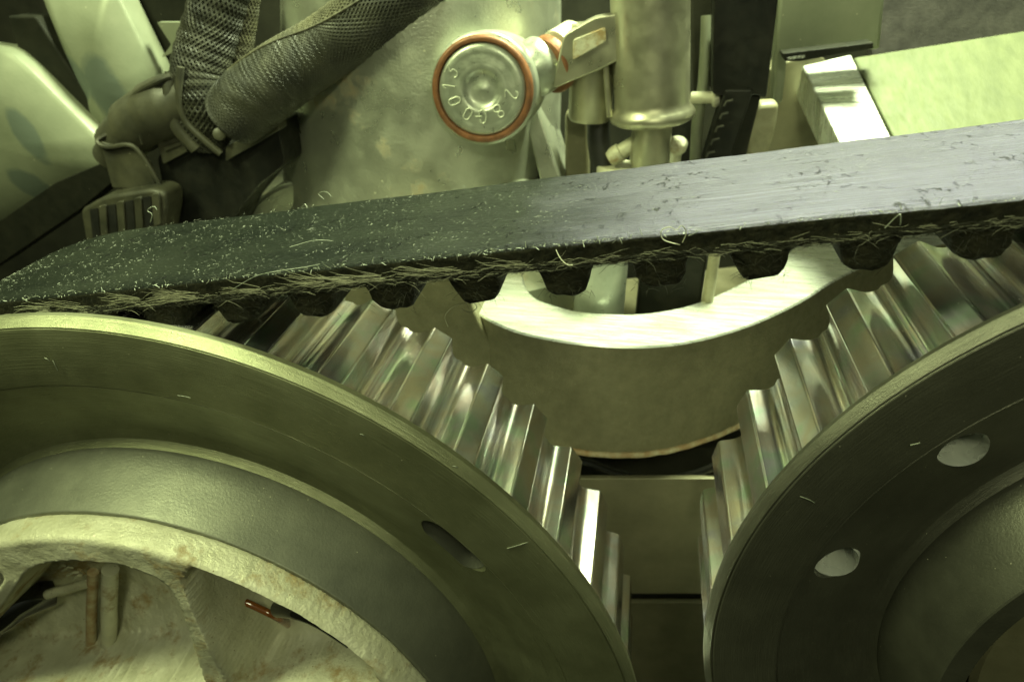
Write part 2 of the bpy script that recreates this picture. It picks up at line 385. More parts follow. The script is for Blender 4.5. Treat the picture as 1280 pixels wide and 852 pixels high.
# ------------------------------------------------------------------ sprockets
CL = (-5.657, -10.153); CR = (6.681, -7.011)
def sprocket_tooth(r_root, r_tip, pitch, y0, y1, seed):
    # one tooth pointing along +Z of its own frame, base sunk below the root circle
    hw_t = 0.165*pitch; hw_b = 0.325*pitch
    corners = [(-0.5*pitch, r_root-0.004, 0), (-hw_b, r_root, 0.22), (-hw_t, r_tip, 0.05), (hw_t, r_tip, 0.05), (hw_b, r_root, 0.22), (0.5*pitch, r_root-0.004, 0)]
    prof = []
    for i, (x, z, r) in enumerate(corners):
        if r == 0: prof.append((x, z)); continue
        p = Vector((x, z)); a = Vector(corners[i-1][:2])-p; b = Vector(corners[i+1][:2])-p
        a.normalize(); b.normalize(); ang = a.angle(b); d = r/math.tan(ang/2)
        prof.append(tuple(p+a*(d*1.25)))
        for j in range(6):
            t = j/5; q = (p+a*d)*(1-t)**2 + p*2*t*(1-t) + (p+b*d)*t*t; prof.append(tuple(q))
        prof.append(tuple(p+b*(d*1.25)))
    prof = [(-0.5*pitch, r_root-0.06)] + prof + [(0.5*pitch, r_root-0.06)]
    n = len(prof); vs = []; ys = [y0, y1-0.03, y1]
    for k, y in enumerate(ys):
        for x, z in prof:
            if k == 2: x *= 0.965; z = z-0.018 if z > r_root else z
            vs.append((x, y, z))
    fs = []
    for k in range(2):
        for i in range(n-1): fs.append((k*n+i, k*n+i+1, (k+1)*n+i+1, (k+1)*n+i))
        fs.append((k*n+n-1, k*n, (k+1)*n, (k+1)*n+n-1))
    fs.append(tuple(range(n))); fs.append(tuple(2*n+i for i in range(n))[::-1])
    m = MB(); m.add(vs, fs); return m
def sprocket(label, C, nteeth, r_tip, r_root, th0, y_end, prof, facemat, cutters, part_labels=None):
    root = thing('timing_sprocket', label, 'sprocket', (C[0], 6.0, C[1]))
    o3 = (C[0], 0, C[1])
    mb = MB(); mb.lathe(o3, (0,1,0), prof, 256, closed=True)
    face = obj('front_flange', mb, facemat, root, ang=22)
    if cutters: bool_cut(face, cutters)
    mb = MB(); mb.lathe(o3, (0,1,0), [(r_root-0.35,6.17),(r_root,6.17),(r_root,y_end-0.03),(r_root-0.03,y_end),(1.2,y_end),(1.2,y_end-0.5),(r_root-0.35,y_end-0.5)], 180, closed=True)
    obj('drum', mb, 'tooth', root, ang=30)
    mb = MB(); mb.lathe(o3, (0,1,0), [(0.01,7.0),(1.25,7.0),(1.25,9.2),(0.01,9.2)], 48)
    obj('camshaft_end', mb, 'drum', root)
    pitch = 2*pi*r_tip/nteeth
    tm = sprocket_tooth(r_root, r_tip, pitch, 6.12, y_end, 1)
    me = tm.mesh('tooth', (0,6.0,0), True, 40); me.materials.append(M['tooth'])
    for k in range(nteeth):
        o = bpy.data.objects.new('tooth', me); COL.objects.link(o); o.parent = root
        th = math.radians(th0)+2*pi*k/nteeth
        o.rotation_euler = (0, pi/2-th, 0)
    return root
# left: dished front, shallow groove line, hub wall coming forward again (see section y = depth)
profL = [(4.415,6.385),(4.44,6.42),(4.50,6.47),(4.58,6.47),(4.72,6.43),(5.60,5.985),(5.615,5.995),(5.63,5.965),(5.66,5.955),
         (6.36,5.925),(6.378,5.931),(6.385,5.955),(6.392,5.94),(6.40,5.94),(6.465,6.04),(6.48,6.07),(6.48,6.14),(6.46,6.16),(5.55,6.20),(4.6,6.70),(4.415,6.70)]
c = MB(); pts = []
for t in np.linspace(46.6, 40.2, 14): pts.append(P(CL, 5.60, math.radians(t), 5.7))
for t in np.linspace(-90, -180, 6)[1:]:
    pass
tc_, te_ = 40.2, 46.6
for k in range(1, 8):                       # rounded end
    a = math.radians(tc_); mid = 5.40; ph = pi/2 - pi*k/8
    pts.append(P(CL, mid+0.20*math.sin(ph), a-0.20/5.40*math.cos(ph), 5.7))
for t in np.linspace(40.2, 46.6, 14): pts.append(P(CL, 5.20, math.radians(t), 5.7))
for k in range(1, 8):
    a = math.radians(te_); ph = -pi/2 + pi*k/8
    pts.append(P(CL, 5.40+0.20*math.sin(ph), a+0.20/5.40*math.cos(ph), 5.7))
c.prism(pts, (0,0.9,0))
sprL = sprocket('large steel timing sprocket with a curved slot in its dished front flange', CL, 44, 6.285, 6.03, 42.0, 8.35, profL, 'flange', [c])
profR = [(3.29,6.46),(3.33,6.50),(3.40,6.53),(3.50,6.52),(4.50,6.06),(4.515,6.07),(4.53,6.04),(4.56,6.03),
         (5.25,5.985),(5.262,5.99),(5.27,6.005),(5.28,5.992),(5.29,5.992),(5.355,6.06),(5.37,6.09),(5.37,6.14),(5.35,6.16),(4.5,6.22),(3.5,6.75),(3.29,6.75)]
cs = []
for t in (167.2, 141.4, 115.6, 219, 90):
    m_ = MB(); m_.lathe(P(CR, 4.20, math.radians(t), 5.6), (0,1,0), [(0.245,0),(0.245,1.3)], 40); cs.append(m_)
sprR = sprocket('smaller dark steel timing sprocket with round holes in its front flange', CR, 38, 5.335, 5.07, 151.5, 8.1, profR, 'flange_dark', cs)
for t in (167.2, 141.4, 115.6, 219, 90):                       # added liners: light on the bored walls is put into their pale colour
    mb = MB(); mb.lathe(P(CR, 4.20, math.radians(t), 0), (0,1,0), [(0.2435,6.235),(0.2435,6.75),(0.27,6.75),(0.27,6.30)], 40, closed=True); obj('hole_liner', mb, 'bore', sprR)
mb = MB(); ppl = [(p.x, p.z) for p in pts]; cx_ = sum(a for a, b in ppl)/len(ppl); cz_ = sum(b for a, b in ppl)/len(ppl); n = len(ppl)
for sc_, y in ((0.985,6.15),(0.985,6.6),(1.06,6.6),(1.06,6.22)): mb.v += [(cx_+(a-cx_)*sc_, y, cz_+(b-cz_)*sc_) for a, b in ppl]
for k_ in range(4):
    for i in range(n): j = (i+1)%n; mb.f.append((k_*n+i, k_*n+j, ((k_+1)%4)*n+j, ((k_+1)%4)*n+i))
obj('bored_slot', mb, 'hubwall', sprL)
for root_, C_, pr_ in ((sprL, CL, [(3.9,5.52),(4.12,5.52),(4.13,5.53),(4.30,6.02),(4.395,6.33),(4.413,6.385),(4.413,6.8),(3.9,6.8)]),
                       (sprR, CR, [(2.7,5.62),(2.94,5.62),(2.955,5.635),(3.18,6.20),(3.27,6.41),(3.288,6.46),(3.288,6.85),(2.7,6.85)])):
    mb = MB(); mb.lathe((C_[0],0,C_[1]), (0,1,0), pr_, 220, closed=True); obj('hub_wall', mb, 'hubwall' if root_ is sprL else 'hubwall_dark', root_, ang=22)
mb = MB(); mb.lathe((CR[0],0,CR[1]), (0,1,0), [(0.01,5.95),(2.2,5.95),(2.36,5.98),(2.42,6.06),(2.42,6.9),(0.01,6.9)], 96)
obj('hub_cap', mb, 'olive', sprR)

def flange_lint(root, C, items):
    for (x0,y0,x1,y1,Y_) in items:
        a = at(x0,y0,Y_); b = at(x1,y1,Y_); m_ = MB(); m_.tube(smooth_line([a, a.lerp(b,.5)+Vector((0.01,-0.01,0.012)), b], 4), 0.0055, 5); obj('lint_fibre', m_, 'lint', root)
flange_lint(sprL, CL, [(634,685,660,677,5.93),(66,450,72,463,5.92),(56,447,62,451,5.92),(222,494,238,497,5.93),(450,542,456,545,5.93),(566,582,572,584,5.93)])
flange_lint(sprR, CR, [(1000,620,1018,628,5.975),(1138,556,1150,553,5.98)])

# ------------------------------------------------------------------ timing belt
BY0, BY1 = 6.40, 8.76
TH = math.radians(10.0); bt = Vector((math.cos(TH),0,math.sin(TH))); bn = Vector((-math.sin(TH),0,math.cos(TH)))
BP0 = Vector((0,0,-2.50))
RLb, RRb = 6.56, 5.60
cl3 = Vector((CL[0],0,CL[1])); cr3 = Vector((CR[0],0,CR[1]))
sL = (cl3-BP0).dot(bt); sR = (cr3-BP0).dot(bt)
RLb = -(cl3-BP0).dot(bn); RRb = -(cr3-BP0).dot(bn)
def belt(s):                              # back of the belt at arc length s: point, tangent, normal
    if s < sL:
        f = (sL-s)/RLb; a = TH+f
        n = Vector((-math.sin(a),0,math.cos(a))); t = Vector((math.cos(a),0,math.sin(a))); return cl3+n*RLb, t, n
    if s > sR:
        f = (s-sR)/RRb; a = TH-f
        n = Vector((-math.sin(a),0,math.cos(a))); t = Vector((math.cos(a),0,math.sin(a))); return cr3+n*RRb, t, n
    return BP0+bt*s, bt, bn
def bp(s, h, y):
    p, t, n = belt(s); q = p-n*h; q.y = y; return q
BTH = 0.262; PITCH = 0.918
beltE = thing('timing_belt', 'black toothed timing belt with frayed edge stretched over both sprockets', 'belt', (0, BY0, -2.5))
S = np.arange(-15.0, 12.01, 0.035); NV = 22
vs = []; fs = []; uvs = []
ring_ = []                                # section loop: back (near->far), far side, bottom, near side
for j in range(NV+1): ring_.append(('b', j/NV))
ring_ += [('f', 0.5), ('u', 1.0), ('u', 0.5), ('u', 0.0), ('n', 0.78), ('n', 0.5), ('n', 0.25)]
nr = len(ring_)
for s in S:
    e0 = 0.020*noise.noise(Vector((s*5,0,3))) + 0.010*noise.noise(Vector((s*23,1,3)))
    e1 = 0.012*noise.noise(Vector((s*6,4,9))) + 0.006*noise.noise(Vector((s*30,4,9)))
    for kind, t in ring_:
        if kind == 'b':
            y = BY0+e0+(BY1+e1-BY0-e0)*t; h = 0.0
            edge = min(t, 1-t)*2.36
            h = 0.03*max(0, 1-edge/0.05)**2 + 0.010*noise.noise(Vector((s*1.3, t*4, 1.5)))
        elif kind == 'f': y = BY1+e1*0.5; h = BTH*t
        elif kind == 'u': y = BY0+0.02+(BY1-BY0-0.04)*t; h = BTH
        else: y = BY0+e0*(1-t)+0.03*t+0.015*noise.noise(Vector((s*9, t*9, 7))); h = BTH*t
        vs.append(bp(s, h, y)); uvs.append((s, y))
for i in range(len(S)-1):
    for j in range(nr):
        k = (j+1)%nr; fs.append((i*nr+j, i*nr+k, (i+1)*nr+k, (i+1)*nr+j))
me = bpy.data.meshes.new('belt_body'); me.from_pydata([tuple(v-Vector((0,BY0,-2.5))) for v in vs], [], fs)
me.materials.append(M['belt']); me.materials.append(M['tooth_fabric'])
ul = me.uv_layers.new(name='UVMap')
for lp in me.loops: ul.data[lp.index].uv = uvs[lp.vertex_index]
for p in me.polygons:
    p.use_smooth = True
    j = p.index % nr
    p.material_index = 0 if j < NV else 1
bm = bmesh.new(); bm.from_mesh(me)
bmesh.ops.recalc_face_normals(bm, faces=bm.faces); bm.to_mesh(me); bm.free()
bo = bpy.data.objects.new('belt_body', me); COL.objects.link(bo); bo.parent = beltE
# belt teeth: three worn variants, shared
tooth_meshes = []
for q in range(3):
    rnd = random.Random(q+3)
    half = [(0.315,0.0),(0.285,-0.03),(0.262,-0.10),(0.235,-0.20),(0.205,-0.275),(0.165,-0.318),(0.11,-0.336),(0.04,-0.342)]
    prof = [(-x,z) for x,z in half] + half[::-1]
    prof = [(x+rnd.uniform(-.012,.012), z+(rnd.uniform(-.014,.014) if z < -0.02 else 0)) for x,z in prof]
    n = len(prof); ys = [0.045, 0.075, 0.15, 1.2, 2.28, 2.33]; mb = MB(); v_ = []
    for k, y in enumerate(ys):
        sc_ = (0.90, 0.965, 1, 1, 1, 0.96)[k]
        for x, z in prof:
            v_.append((x*sc_, y+0.02*noise.noise(Vector((x*9, z*9, q*5.0+k))), z*sc_+0.02*noise.noise(Vector((x*7,y*3,q*4.)))*(1 if z < -.05 else 0)+0.012))
    f_ = []
    for k in range(len(ys)-1):
        for i in range(n): j = (i+1)%n; f_.append((k*n+i, k*n+j, (k+1)*n+j, (k+1)*n+i))
    # ragged front face: a fan over an inner loop pushed about
    mb.add(v_, f_)
    inner = [(x*0.55, 0.03+rnd.uniform(-.02,.03), -0.15+(z+0.15)*0.55) for x, z in prof]; b0 = len(mb.v); mb.v += inner
    for i in range(n): j = (i+1)%n; mb.f.append((i, b0+i, b0+j, j))
    mb.f.append(tuple(b0+i for i in range(n))); mb.f.append(tuple((len(ys)-1)*n+i for i in range(n))[::-1])
    m2 = mb.mesh('belt_tooth', (0,0,0), True, 60); m2.materials.append(M['tooth_fabric']); tooth_meshes.append(m2)
for k in range(-15, 13):
    s = 0.288 + k*PITCH
    p, t, n = belt(s); q = p-n*(BTH-0.004); q.y = BY0
    o = bpy.data.objects.new('belt_tooth', tooth_meshes[k % 3]); COL.objects.link(o); o.parent = beltE
    o.location = q-Vector((0,BY0,-2.5)); o.rotation_euler = (0, -math.atan2(t.z, t.x), 0)

# frayed cord along the near edge, lint on the back
def strand(mb, pts, r):
    mb.tube(pts, [r]*(len(pts)-1)+[r*0.5], 3, cap=False)
def fibres(count, srange, hrange, lrange, rr, out, up, seed):
    rd = random.Random(seed); mb = MB()
    for _ in range(count):
        s = rd.uniform(*srange); h = rd.uniform(*hrange); L = rd.uniform(*lrange)*rd.random()**0.5
        dirs = rd.choice((-1,1)); p = bp(s, h, BY0-0.004); _, t, n = belt(s)
        d = (t*dirs*rd.uniform(0.5,1.0) + Vector((0,-1,0))*rd.uniform(*out) + n*rd.uniform(*up)).normalized()
        curl = Vector((rd.gauss(0,1), rd.gauss(0,0.5), rd.gauss(0,1)))*rd.uniform(0.1,0.9)
        pts = []
        for i in range(5):
            u = i/4; pts.append(p + d*(L*u) + curl*(L*0.35*u*u) - n*(0.25*L*u*u*rd.random()))
        strand(mb, pts, rd.uniform(*rr))
    return mb
mb = fibres(2600, (-7.6, 4.2), (0.18, 0.27), (0.03, 0.18), (0.0012,0.0026), (0.0,0.14), (-0.07,0.06), 1)
o = obj('dark_cord_fibres', mb, 'fibre_dark', beltE); o['kind'] = 'stuff'
mb = fibres(600, (-7.6, 4.2), (0.16, 0.26), (0.04, 0.26), (0.0009,0.0018), (0.0,0.2), (-0.08,0.12), 2)
for (px, py, n_) in ((165,372,16),(90,375,8),(60,392,14),(215,366,22),(240,372,18),(320,366,14),(395,352,20),(430,352,26),(470,349,16),(530,345,12),(565,345,12),(650,330,10)):
    rd = random.Random(px); p0 = at(px, py, BY0-0.01); s0 = (p0-BP0).dot(bt)
    for _ in range(n_):
        L = rd.uniform(0.15,0.5); a0 = bp(s0+rd.uniform(0,0.12), rd.uniform(0.12,0.22), BY0-0.01)
        d = (bt*-1.0 + bn*rd.uniform(-0.05,0.42)+Vector((0,-1,0))*rd.uniform(0.02,0.2)).normalized()
        strand(mb, [a0+d*(L*u)+bn*0.06*L*rd.gauss(0,1)*u*u for u in (0,.25,.5,.75,1)], rd.uniform(0.0012,0.0028))
o = obj('pale_cord_fibres', mb, 'fibre', beltE); o['kind'] = 'stuff'
# hairs on the tooth faces
rd = random.Random(9); mb = MB()
for k in range(-6, 5):
    for _ in range(46):
        s = 0.288+k*PITCH+rd.uniform(-0.27,0.27); p = bp(s, BTH+rd.uniform(0.0,0.32), BY0+0.02)
        d = Vector((rd.gauss(0,1), -0.4*rd.random(), rd.gauss(0,0.6))).normalized(); L = rd.uniform(0.03,0.13)
        strand(mb, [p+d*(L*u)+Vector((0,0,-1))*L*0.3*u*u for u in (0,.5,1)], 0.002)
o = obj('tooth_fuzz', mb, 'fibre_dark', beltE); o['kind'] = 'stuff'
# lint lying on the back
rd = random.Random(11); mb = MB()
def lint(count, s0, s1, dens):
    for _ in range(count):
        s = rd.uniform(s0, s1); y = rd.uniform(BY0+0.02, BY1-0.03)
        if rd.random() > dens(s, y): continue
        a = rd.gauss(0.6, 0.9); L = rd.uniform(0.006,0.026)*(3 if rd.random() < 0.03 else 1); r = rd.uniform(0.0010,0.0026)
        c_ = rd.gauss(0, 0.9); pts = []
        for i in range(4):
            u = i/3; aa = a+c_*u
            pts.append(bp(s+L*u*math.cos(aa), -0.003-0.004*math.sin(pi*u), y+L*u*math.sin(aa)))
        strand(mb, pts, r)
lint(5200, -9.8, 0.8, lambda s, y: (1 if s < -1.4 else max(0, (0.8-s)/2.2)**1.5)*0.9 if 0.7*noise.noise(Vector((s*1.2, y*1.6, 3)))+0.9*noise.noise(Vector((s*3+y*2,y*6-s*3,2))) > 0.05 else (0.10 if s < -1 else 0.03))
lint(900, -0.2, 4.6, lambda s, y: 0.12)
# pilled near rim
for _ in range(420):
    s = rd.uniform(-7.4, 4.2)
    if s > 0 and rd.random() < 0.6: continue
    L = rd.uniform(0.012,0.05); p = bp(s, rd.uniform(-0.004,0.02), BY0+rd.uniform(-0.012,0.02))
    d = Vector((rd.gauss(0,1), rd.gauss(-.2,.5), rd.gauss(0.1,0.5))).normalized(); e = Vector((rd.gauss(0,1),0,rd.gauss(0,1)))*0.5
    strand(mb, [p+d*L*u+e*L*u*u for u in (0,.33,.66,1)], rd.uniform(0.002,0.0045))
o = obj('surface_lint', mb, 'lint', beltE); o['kind'] = 'stuff'
# single loose threads
def thread(pxs_, Y, r=0.0045, m='fibre'):
    pts = smooth_line([at(x, y, Y+dy) for x, y, dy in pxs_], 5); mb = MB(); mb.tube(pts, r, 4)
    o = obj('loose_thread', mb, m, beltE); return o
thread([(850,306,0.02),(830,300,-.05),(826,289,-.1),(836,284,-.1),(846,287,-.08),(852,282,-.06),(858,290,-.02),(853,303,0)], 6.36)
thread([(560,408,0),(556,396,.0),(563,386,0.03),(575,380,.02),(590,378,0),(596,384,0),(588,390,0),(577,386,.05)], 6.9)
thread([(188,278,0),(190,268,-.03),(184,263,-.06),(192,258,-.06),(196,262,-.05)], 8.7, 0.006, 'lint')
thread([(376,262,0),(381,255,-.03),(386,262,-.05),(392,256,-.05)], 8.74, 0.006, 'lint')
thread([(405,249,0),(398,242,-.03),(408,240,-.05),(414,246,-.05)], 8.74, 0.005, 'lint')
thread([(695,312,0),(700,322,-.05),(708,330,-.08),(716,331,-.08)], 6.38, 0.004)
thread([(1106,285,0),(1124,268,-.05),(1126,277,-.05),(1125,281,-.02)], 6.37, 0.006, 'lint')
thread([(362,309,0),(385,302,-.01),(400,300,.0),(416,301,.02)], 6.9, 0.003, 'lint')
thread([(290,362,0),(320,345,-.06),(352,338,-.08),(380,334,-.06),(400,330,-.02)], 6.37, 0.003, 'lint')

# ------------------------------------------------------------------ bearing housing between the sprockets (crescent)
ZC = at(800, 433, 9.3).z
outer_px = [(520,318),(545,340),(572,372),(600,393),(640,412),(690,424),(745,431),(800,433),(850,429),(900,418),(950,401),(1000,377),(1040,352),(1078,333),(1120,317),(1200,299),(1280,285)]
inner_px = [(655,318),(655,340),(657,357),(670,372),(690,380),(715,387),(745,391),(790,392),(830,388),(868,379),(905,364),(945,343),(985,315),(1010,296),(1030,280)]
outer = smooth_line([atz(x, y, ZC) for x, y in outer_px], 5); inner = smooth_line([atz(x, y, ZC) for x, y in inner_px], 5)
HB = thing('bearing_housing', 'cast bearing housing with bright machined crescent rim between the two sprockets', 'housing', at(800,433,9.3)-Vector((0,0,2.2)))
zbot = at(830, 574, 9.25).z
def strip_wall(line, z0, z1, taper=0.0):
    m = MB(); v = []; f = []; K = 14
    for k in range(K+1):
        z = z0+(z1-z0)*k/K
        for p in line:
            q = Vector((p.x, p.y, z)); q.y += taper*(k/K)**2
            q.y -= 0.0; v.append(q)
    n = len(line)
    for k in range(K):
        for i in range(n-1): f.append((k*n+i, k*n+i+1, (k+1)*n+i+1, (k+1)*n+i))
    m.add(v, f); return m
m1 = strip_wall(outer, ZC-0.03, zbot)
n = len(outer); lip = []                        # small turned-under lip at the foot of the wall
base_k = len(m1.v)-n
for j, (dy, dz) in enumerate(((0.0,-0.02),(0.02,-0.05),(0.10,-0.07),(0.6,-0.08))):
    for p in outer:
        m1.v.append((p.x, p.y+dy, zbot+dz))
for j in range(4):
    a = base_k + j*n; b_ = base_k+(j+1)*n
    for i in range(n-1): m1.f.append((a+i, a+i+1, b_+i+1, b_+i))
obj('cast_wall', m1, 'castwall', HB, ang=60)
lipm_ = MB(); lipm_.tube([Vector((p.x, p.y-0.015+0.016*noise.noise(p*4), zbot-0.01+0.012*noise.noise(p*6))) for p in outer], 0.05, 8); obj('rusty_lip', lipm_, 'rusty', HB)
# machined rim: chamfered edge, flat face and inner bore
m2 = MB(); v = []; f = []
no = len(outer)
def resample(line, n):
    d = [0]
    for a, b_ in zip(line[:-1], line[1:]): d.append(d[-1]+(b_-a).length)
    out = []
    for k in range(n):
        t = d[-1]*k/(n-1); i = min(max(np.searchsorted(d, t)-1, 0), len(line)-2)
        u = (t-d[i])/max(1e-9, d[i+1]-d[i]); out.append(line[i].lerp(line[i+1], u))
    return out
NO = 90; ou = resample(outer, NO); inn = resample(inner, NO)
rows = []
rows.append([p+Vector((0,0,-0.03)) for p in ou])
rows.append([p.lerp(q, 0.02) for p, q in zip(ou, inn)])
for t in (0.2, 0.4, 0.6, 0.8, 0.97): rows.append([p.lerp(q, t) for p, q in zip(ou, inn)])
rows.append([q+Vector((0,0,-0.03)) for q in inn])
rows.append([q+Vector((0,0,-1.6)) for q in inn])
for r_ in rows: v += r_
for k in range(len(rows)-1):
    for i in range(NO-1): f.append((k*NO+i, k*NO+i+1, (k+1)*NO+i+1, (k+1)*NO+i))
m2.add(v, f); obj('machined_rim', m2, 'machined', HB, ang=30)
# shoulder to the left of the bore, behind the belt
m3 = MB(); pl = rounded([at(430,330,9.75), at(583,330,9.75), at(592,392,9.75), at(640,470,9.75), at(640,600,9.75), at(430,600,9.75)], 0.2)
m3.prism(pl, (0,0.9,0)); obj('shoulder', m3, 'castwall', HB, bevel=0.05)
# floor of the bore and the parts seen inside it
m4 = MB(); pl = [Vector((p.x, p.y, ZC-0.75)) for p in inn]; m4.prism(pl, (0,0,-0.1)); obj('bore_floor', m4, 'olive', HB)
m5 = MB(); p0 = at(748, 395, 10.9); p1 = at(748, 300, 10.9); m5.lathe(p0-Vector((0,0,1)), (0,0,1), [(0.42,0),(0.42,3.0),(0.38,3.04)], 40)
tag(obj('plunger', m5, 'plug'), 'pale grey round plunger standing inside the crescent bore under the belt', 'plunger')
m5 = MB(); q = at(838, 360, 11.1); m5.box((q.x, 11.3, q.z), 1.05, 0.5, 2.2); tag(obj('rubber_block', m5, 'gasket', bevel=0.06), 'dark rubber block beside the grey plunger inside the bore', 'block')
m5 = MB(); q = at(890, 340, 11.0); m5.lathe(q-Vector((0,0,1.4)), (0,0,1), [(0.09,0),(0.09,2.6),(0.07,2.63)], 20); tag(obj('guide_pin', m5, 'lug'), 'slim pale pin at the right inside the crescent bore', 'pin')

# black seal and the flat face under the housing
sealL = [at(x, y, 9.36) for x, y in ((690,572),(735,578),(770,591),(805,598),(840,598),(875,590),(905,578),(950,565))]
mb = MB(); mb.tube(smooth_line(sealL, 5), 0.07, 10)
tag(obj('rubber_seal', mb, 'gloss'), 'thin black rubber seal curving under the cast housing', 'seal')
HF = thing('head_face', 'flat oily cast face below the housing, framed by both sprockets', 'cast face', at(820,745,9.2))
mb = MB(); mb.prism(rounded([at(640,598,9.2), at(980,598,9.2), at(980,742,9.2), at(640,742,9.2)], 0.06), (0,0.10,0)); obj('face_plate', mb, 'olive', HF, bevel=0.02)
mb = MB(); mb.prism([at(775,752,10.1), at(980,752,10.1), at(980,900,10.1), at(775,900,10.1)], (0,0.1,0)); obj('lower_step', mb, 'olive', HF, bevel=0.03)
mb = MB(); mb.prism([at(560,560,10.4), at(1080,560,10.4), at(1080,940,10.4), at(560,940,10.4)], (0,0.5,0)); obj('back_web', mb, 'block', HF)

# ------------------------------------------------------------------ cast bracket in the lower left corner (nearest)
YF = 5.15
BR = thing('cast_bracket', 'rough pale aluminium cast bracket with ribbed pockets in the lower left corner', 'bracket', (CL[0], YF, CL[1]))
pockA = [(36,708),(70,700),(110,698),(158,707),(203,723),(226,756),(262,870),(-80,870),(-14,778)]
pockB = [(226,728),(236,709),(262,706),(300,719),(350,742),(402,772),(450,808),(490,880),(300,880),(252,790)]
pockC = [(-120,720),(-60,700),(-10,706),(8,722),(-40,790),(-100,880),(-200,880)]
def sdf(poly, X, Z):
    poly = np.array(poly); d = np.full(X.shape, 1e9); ins = np.zeros(X.shape, bool); n = len(poly)
    for i in range(n):
        a = poly[i]; b = poly[(i+1)%n]; e = b-a; wx = X-a[0]; wz = Z-a[1]
        t = np.clip((wx*e[0]+wz*e[1])/(e@e), 0, 1); d = np.minimum(d, np.hypot(wx-e[0]*t, wz-e[1]*t))
        c = ((a[1] <= Z) & (b[1] > Z)) | ((b[1] <= Z) & (a[1] > Z))
        with np.errstate(divide='ignore', invalid='ignore'): xi = a[0]+(Z-a[1])/(b[1]-a[1] if b[1] != a[1] else 1e-9)*e[0]
        ins ^= c & (X < xi)
    return np.where(ins, -d, d)
rhos = np.concatenate([np.linspace(0.3, 2.6, 34), np.linspace(2.63, 3.96, 84)]); ths = np.radians(np.arange(-5, 195.01, 0.5))
RH, TT = np.meshgrid(rhos, ths, indexing='ij'); X = CL[0]+RH*np.cos(TT); Z = CL[1]+RH*np.sin(TT)
Y = np.full(X.shape, YF)
for pk in (pockA, pockB, pockC):
    pl = rounded([at(x, y, YF) for x, y in pk], 0.22, 4); sd = sdf([(p.x, p.z) for p in pl], X, Z)
    t = np.clip(-sd/0.075, 0, 1); t = t*t*(3-2*t); Y = np.maximum(Y, YF + t*(1.0 + 0.5*np.clip(-sd-0.1, 0, 0.6)))
    lipm = np.clip(1-np.abs(sd-0.03)/0.09, 0, 1); Y -= 0.025*lipm
nzv = np.array([[noise.fractal(Vector((x*2.4, 0, z*2.4)), 1.0, 2.0, 5) for x, z in zip(a, b)] for a, b in zip(X, Z)])
Y = Y + nzv*np.where(Y > YF+0.3, 0.035, 0.016)
v = []; f = []; nt_ = len(ths)
allr = []
for i in range(len(rhos)): allr.append([(X[i,j], Y[i,j], Z[i,j]) for j in range(nt_)])
for (rr_, yy) in ((4.0, YF+0.004),(4.03, YF+0.03),(4.05, YF+0.07),(4.065, YF+0.15),(4.075, YF+0.22),(4.085, YF+0.29),(4.09,YF+0.34),(4.075,YF+0.38),(4.04,YF+0.40),(3.85,YF+0.41)):
    allr.append([(CL[0]+(rr_+0.012*noise.noise(Vector((t_*9,yy*5,2)))+0.010*noise.noise(Vector((t_*46,yy*14,6))))*math.cos(t_), yy+0.01*noise.noise(Vector((t_*12,rr_*9,5))), CL[1]+(rr_+0.012*noise.noise(Vector((t_*9,yy*5,2)))+0.010*noise.noise(Vector((t_*46,yy*14,6))))*math.sin(t_)) for t_ in ths])
for r_ in allr: v += r_
for i in range(len(allr)-1):
    for j in range(nt_-1): f.append((i*nt_+j, i*nt_+j+1, (i+1)*nt_+j+1, (i+1)*nt_+j))
mb = MB(); mb.add(v, f); obj('casting', mb, 'cast', BR, ang=80)
def rod(px0, px1, Y0_, r, m, nm, parent, n=14, Y1_=None, wob=0.012):
    a = at(*px0, Y0_); b = at(*px1, Y1_ or Y0_); pts = []
    for i in range(9):
        u = i/8; q = a.lerp(b, u); q += Vector((noise.noise(q*3), noise.noise(q*3+Vector((5,0,0))), noise.noise(q*3+Vector((0,7,0)))))*wob; pts.append(q)
    m_ = MB(); m_.tube(pts, r, n); return obj(nm, m_, m, parent, ang=50)
rod((116,714), (112,880), 6.0, 0.075, 'rusty', 'rusty_rib', BR)
rod((138,712), (134,880), 6.0, 0.11, 'cast', 'rib', BR)
rod((60,742), (112,728), 6.0, 0.07, 'cast', 'rib', BR)
mb = MB()
for (x0,y0,x1,y1) in ((78,713,92,709),(84,719,100,715),(92,724,104,718),(98,711,106,717),(74,709,82,707)):
    mb.tube([at(x0,y0,6.02), at((x0+x1)/2,(y0+y1)/2-2,6.0), at(x1,y1,6.02)], 0.018, 6)
obj('raised_mark', mb, 'cast', BR)
mb = MB(); mb.tube(smooth_line([at(-60,800,5.3), at(-5,770,5.6), at(28,752,5.85), at(66,740,6.15)], 6), [0.30-0.006*i for i in range(19)], 20)
tag(obj('oil_hose', mb, 'gloss'), 'wet black hose end in the left pocket of the cast bracket', 'hose')
mb = MB(); mb.tube(smooth_line([at(268,735,6.3), at(290,745,5.98), at(318,757,5.94), at(346,771,5.94), at(362,782,6.3)], 6), 0.05, 16)
tag(obj('amber_hose', mb, 'amber'), 'amber oil-stained tube lying in the right pocket of the cast bracket', 'tube')
mb = MB(); mb.tube(smooth_line([at(348,760,5.8), at(372,763,5.6), at(400,774,5.55), at(440,800,5.5)], 6), 0.11, 16)
tag(obj('black_clip', mb, 'gloss'), 'glossy black clip beside the amber tube in the bracket pocket', 'clip')
rd = random.Random(5); mb = MB()
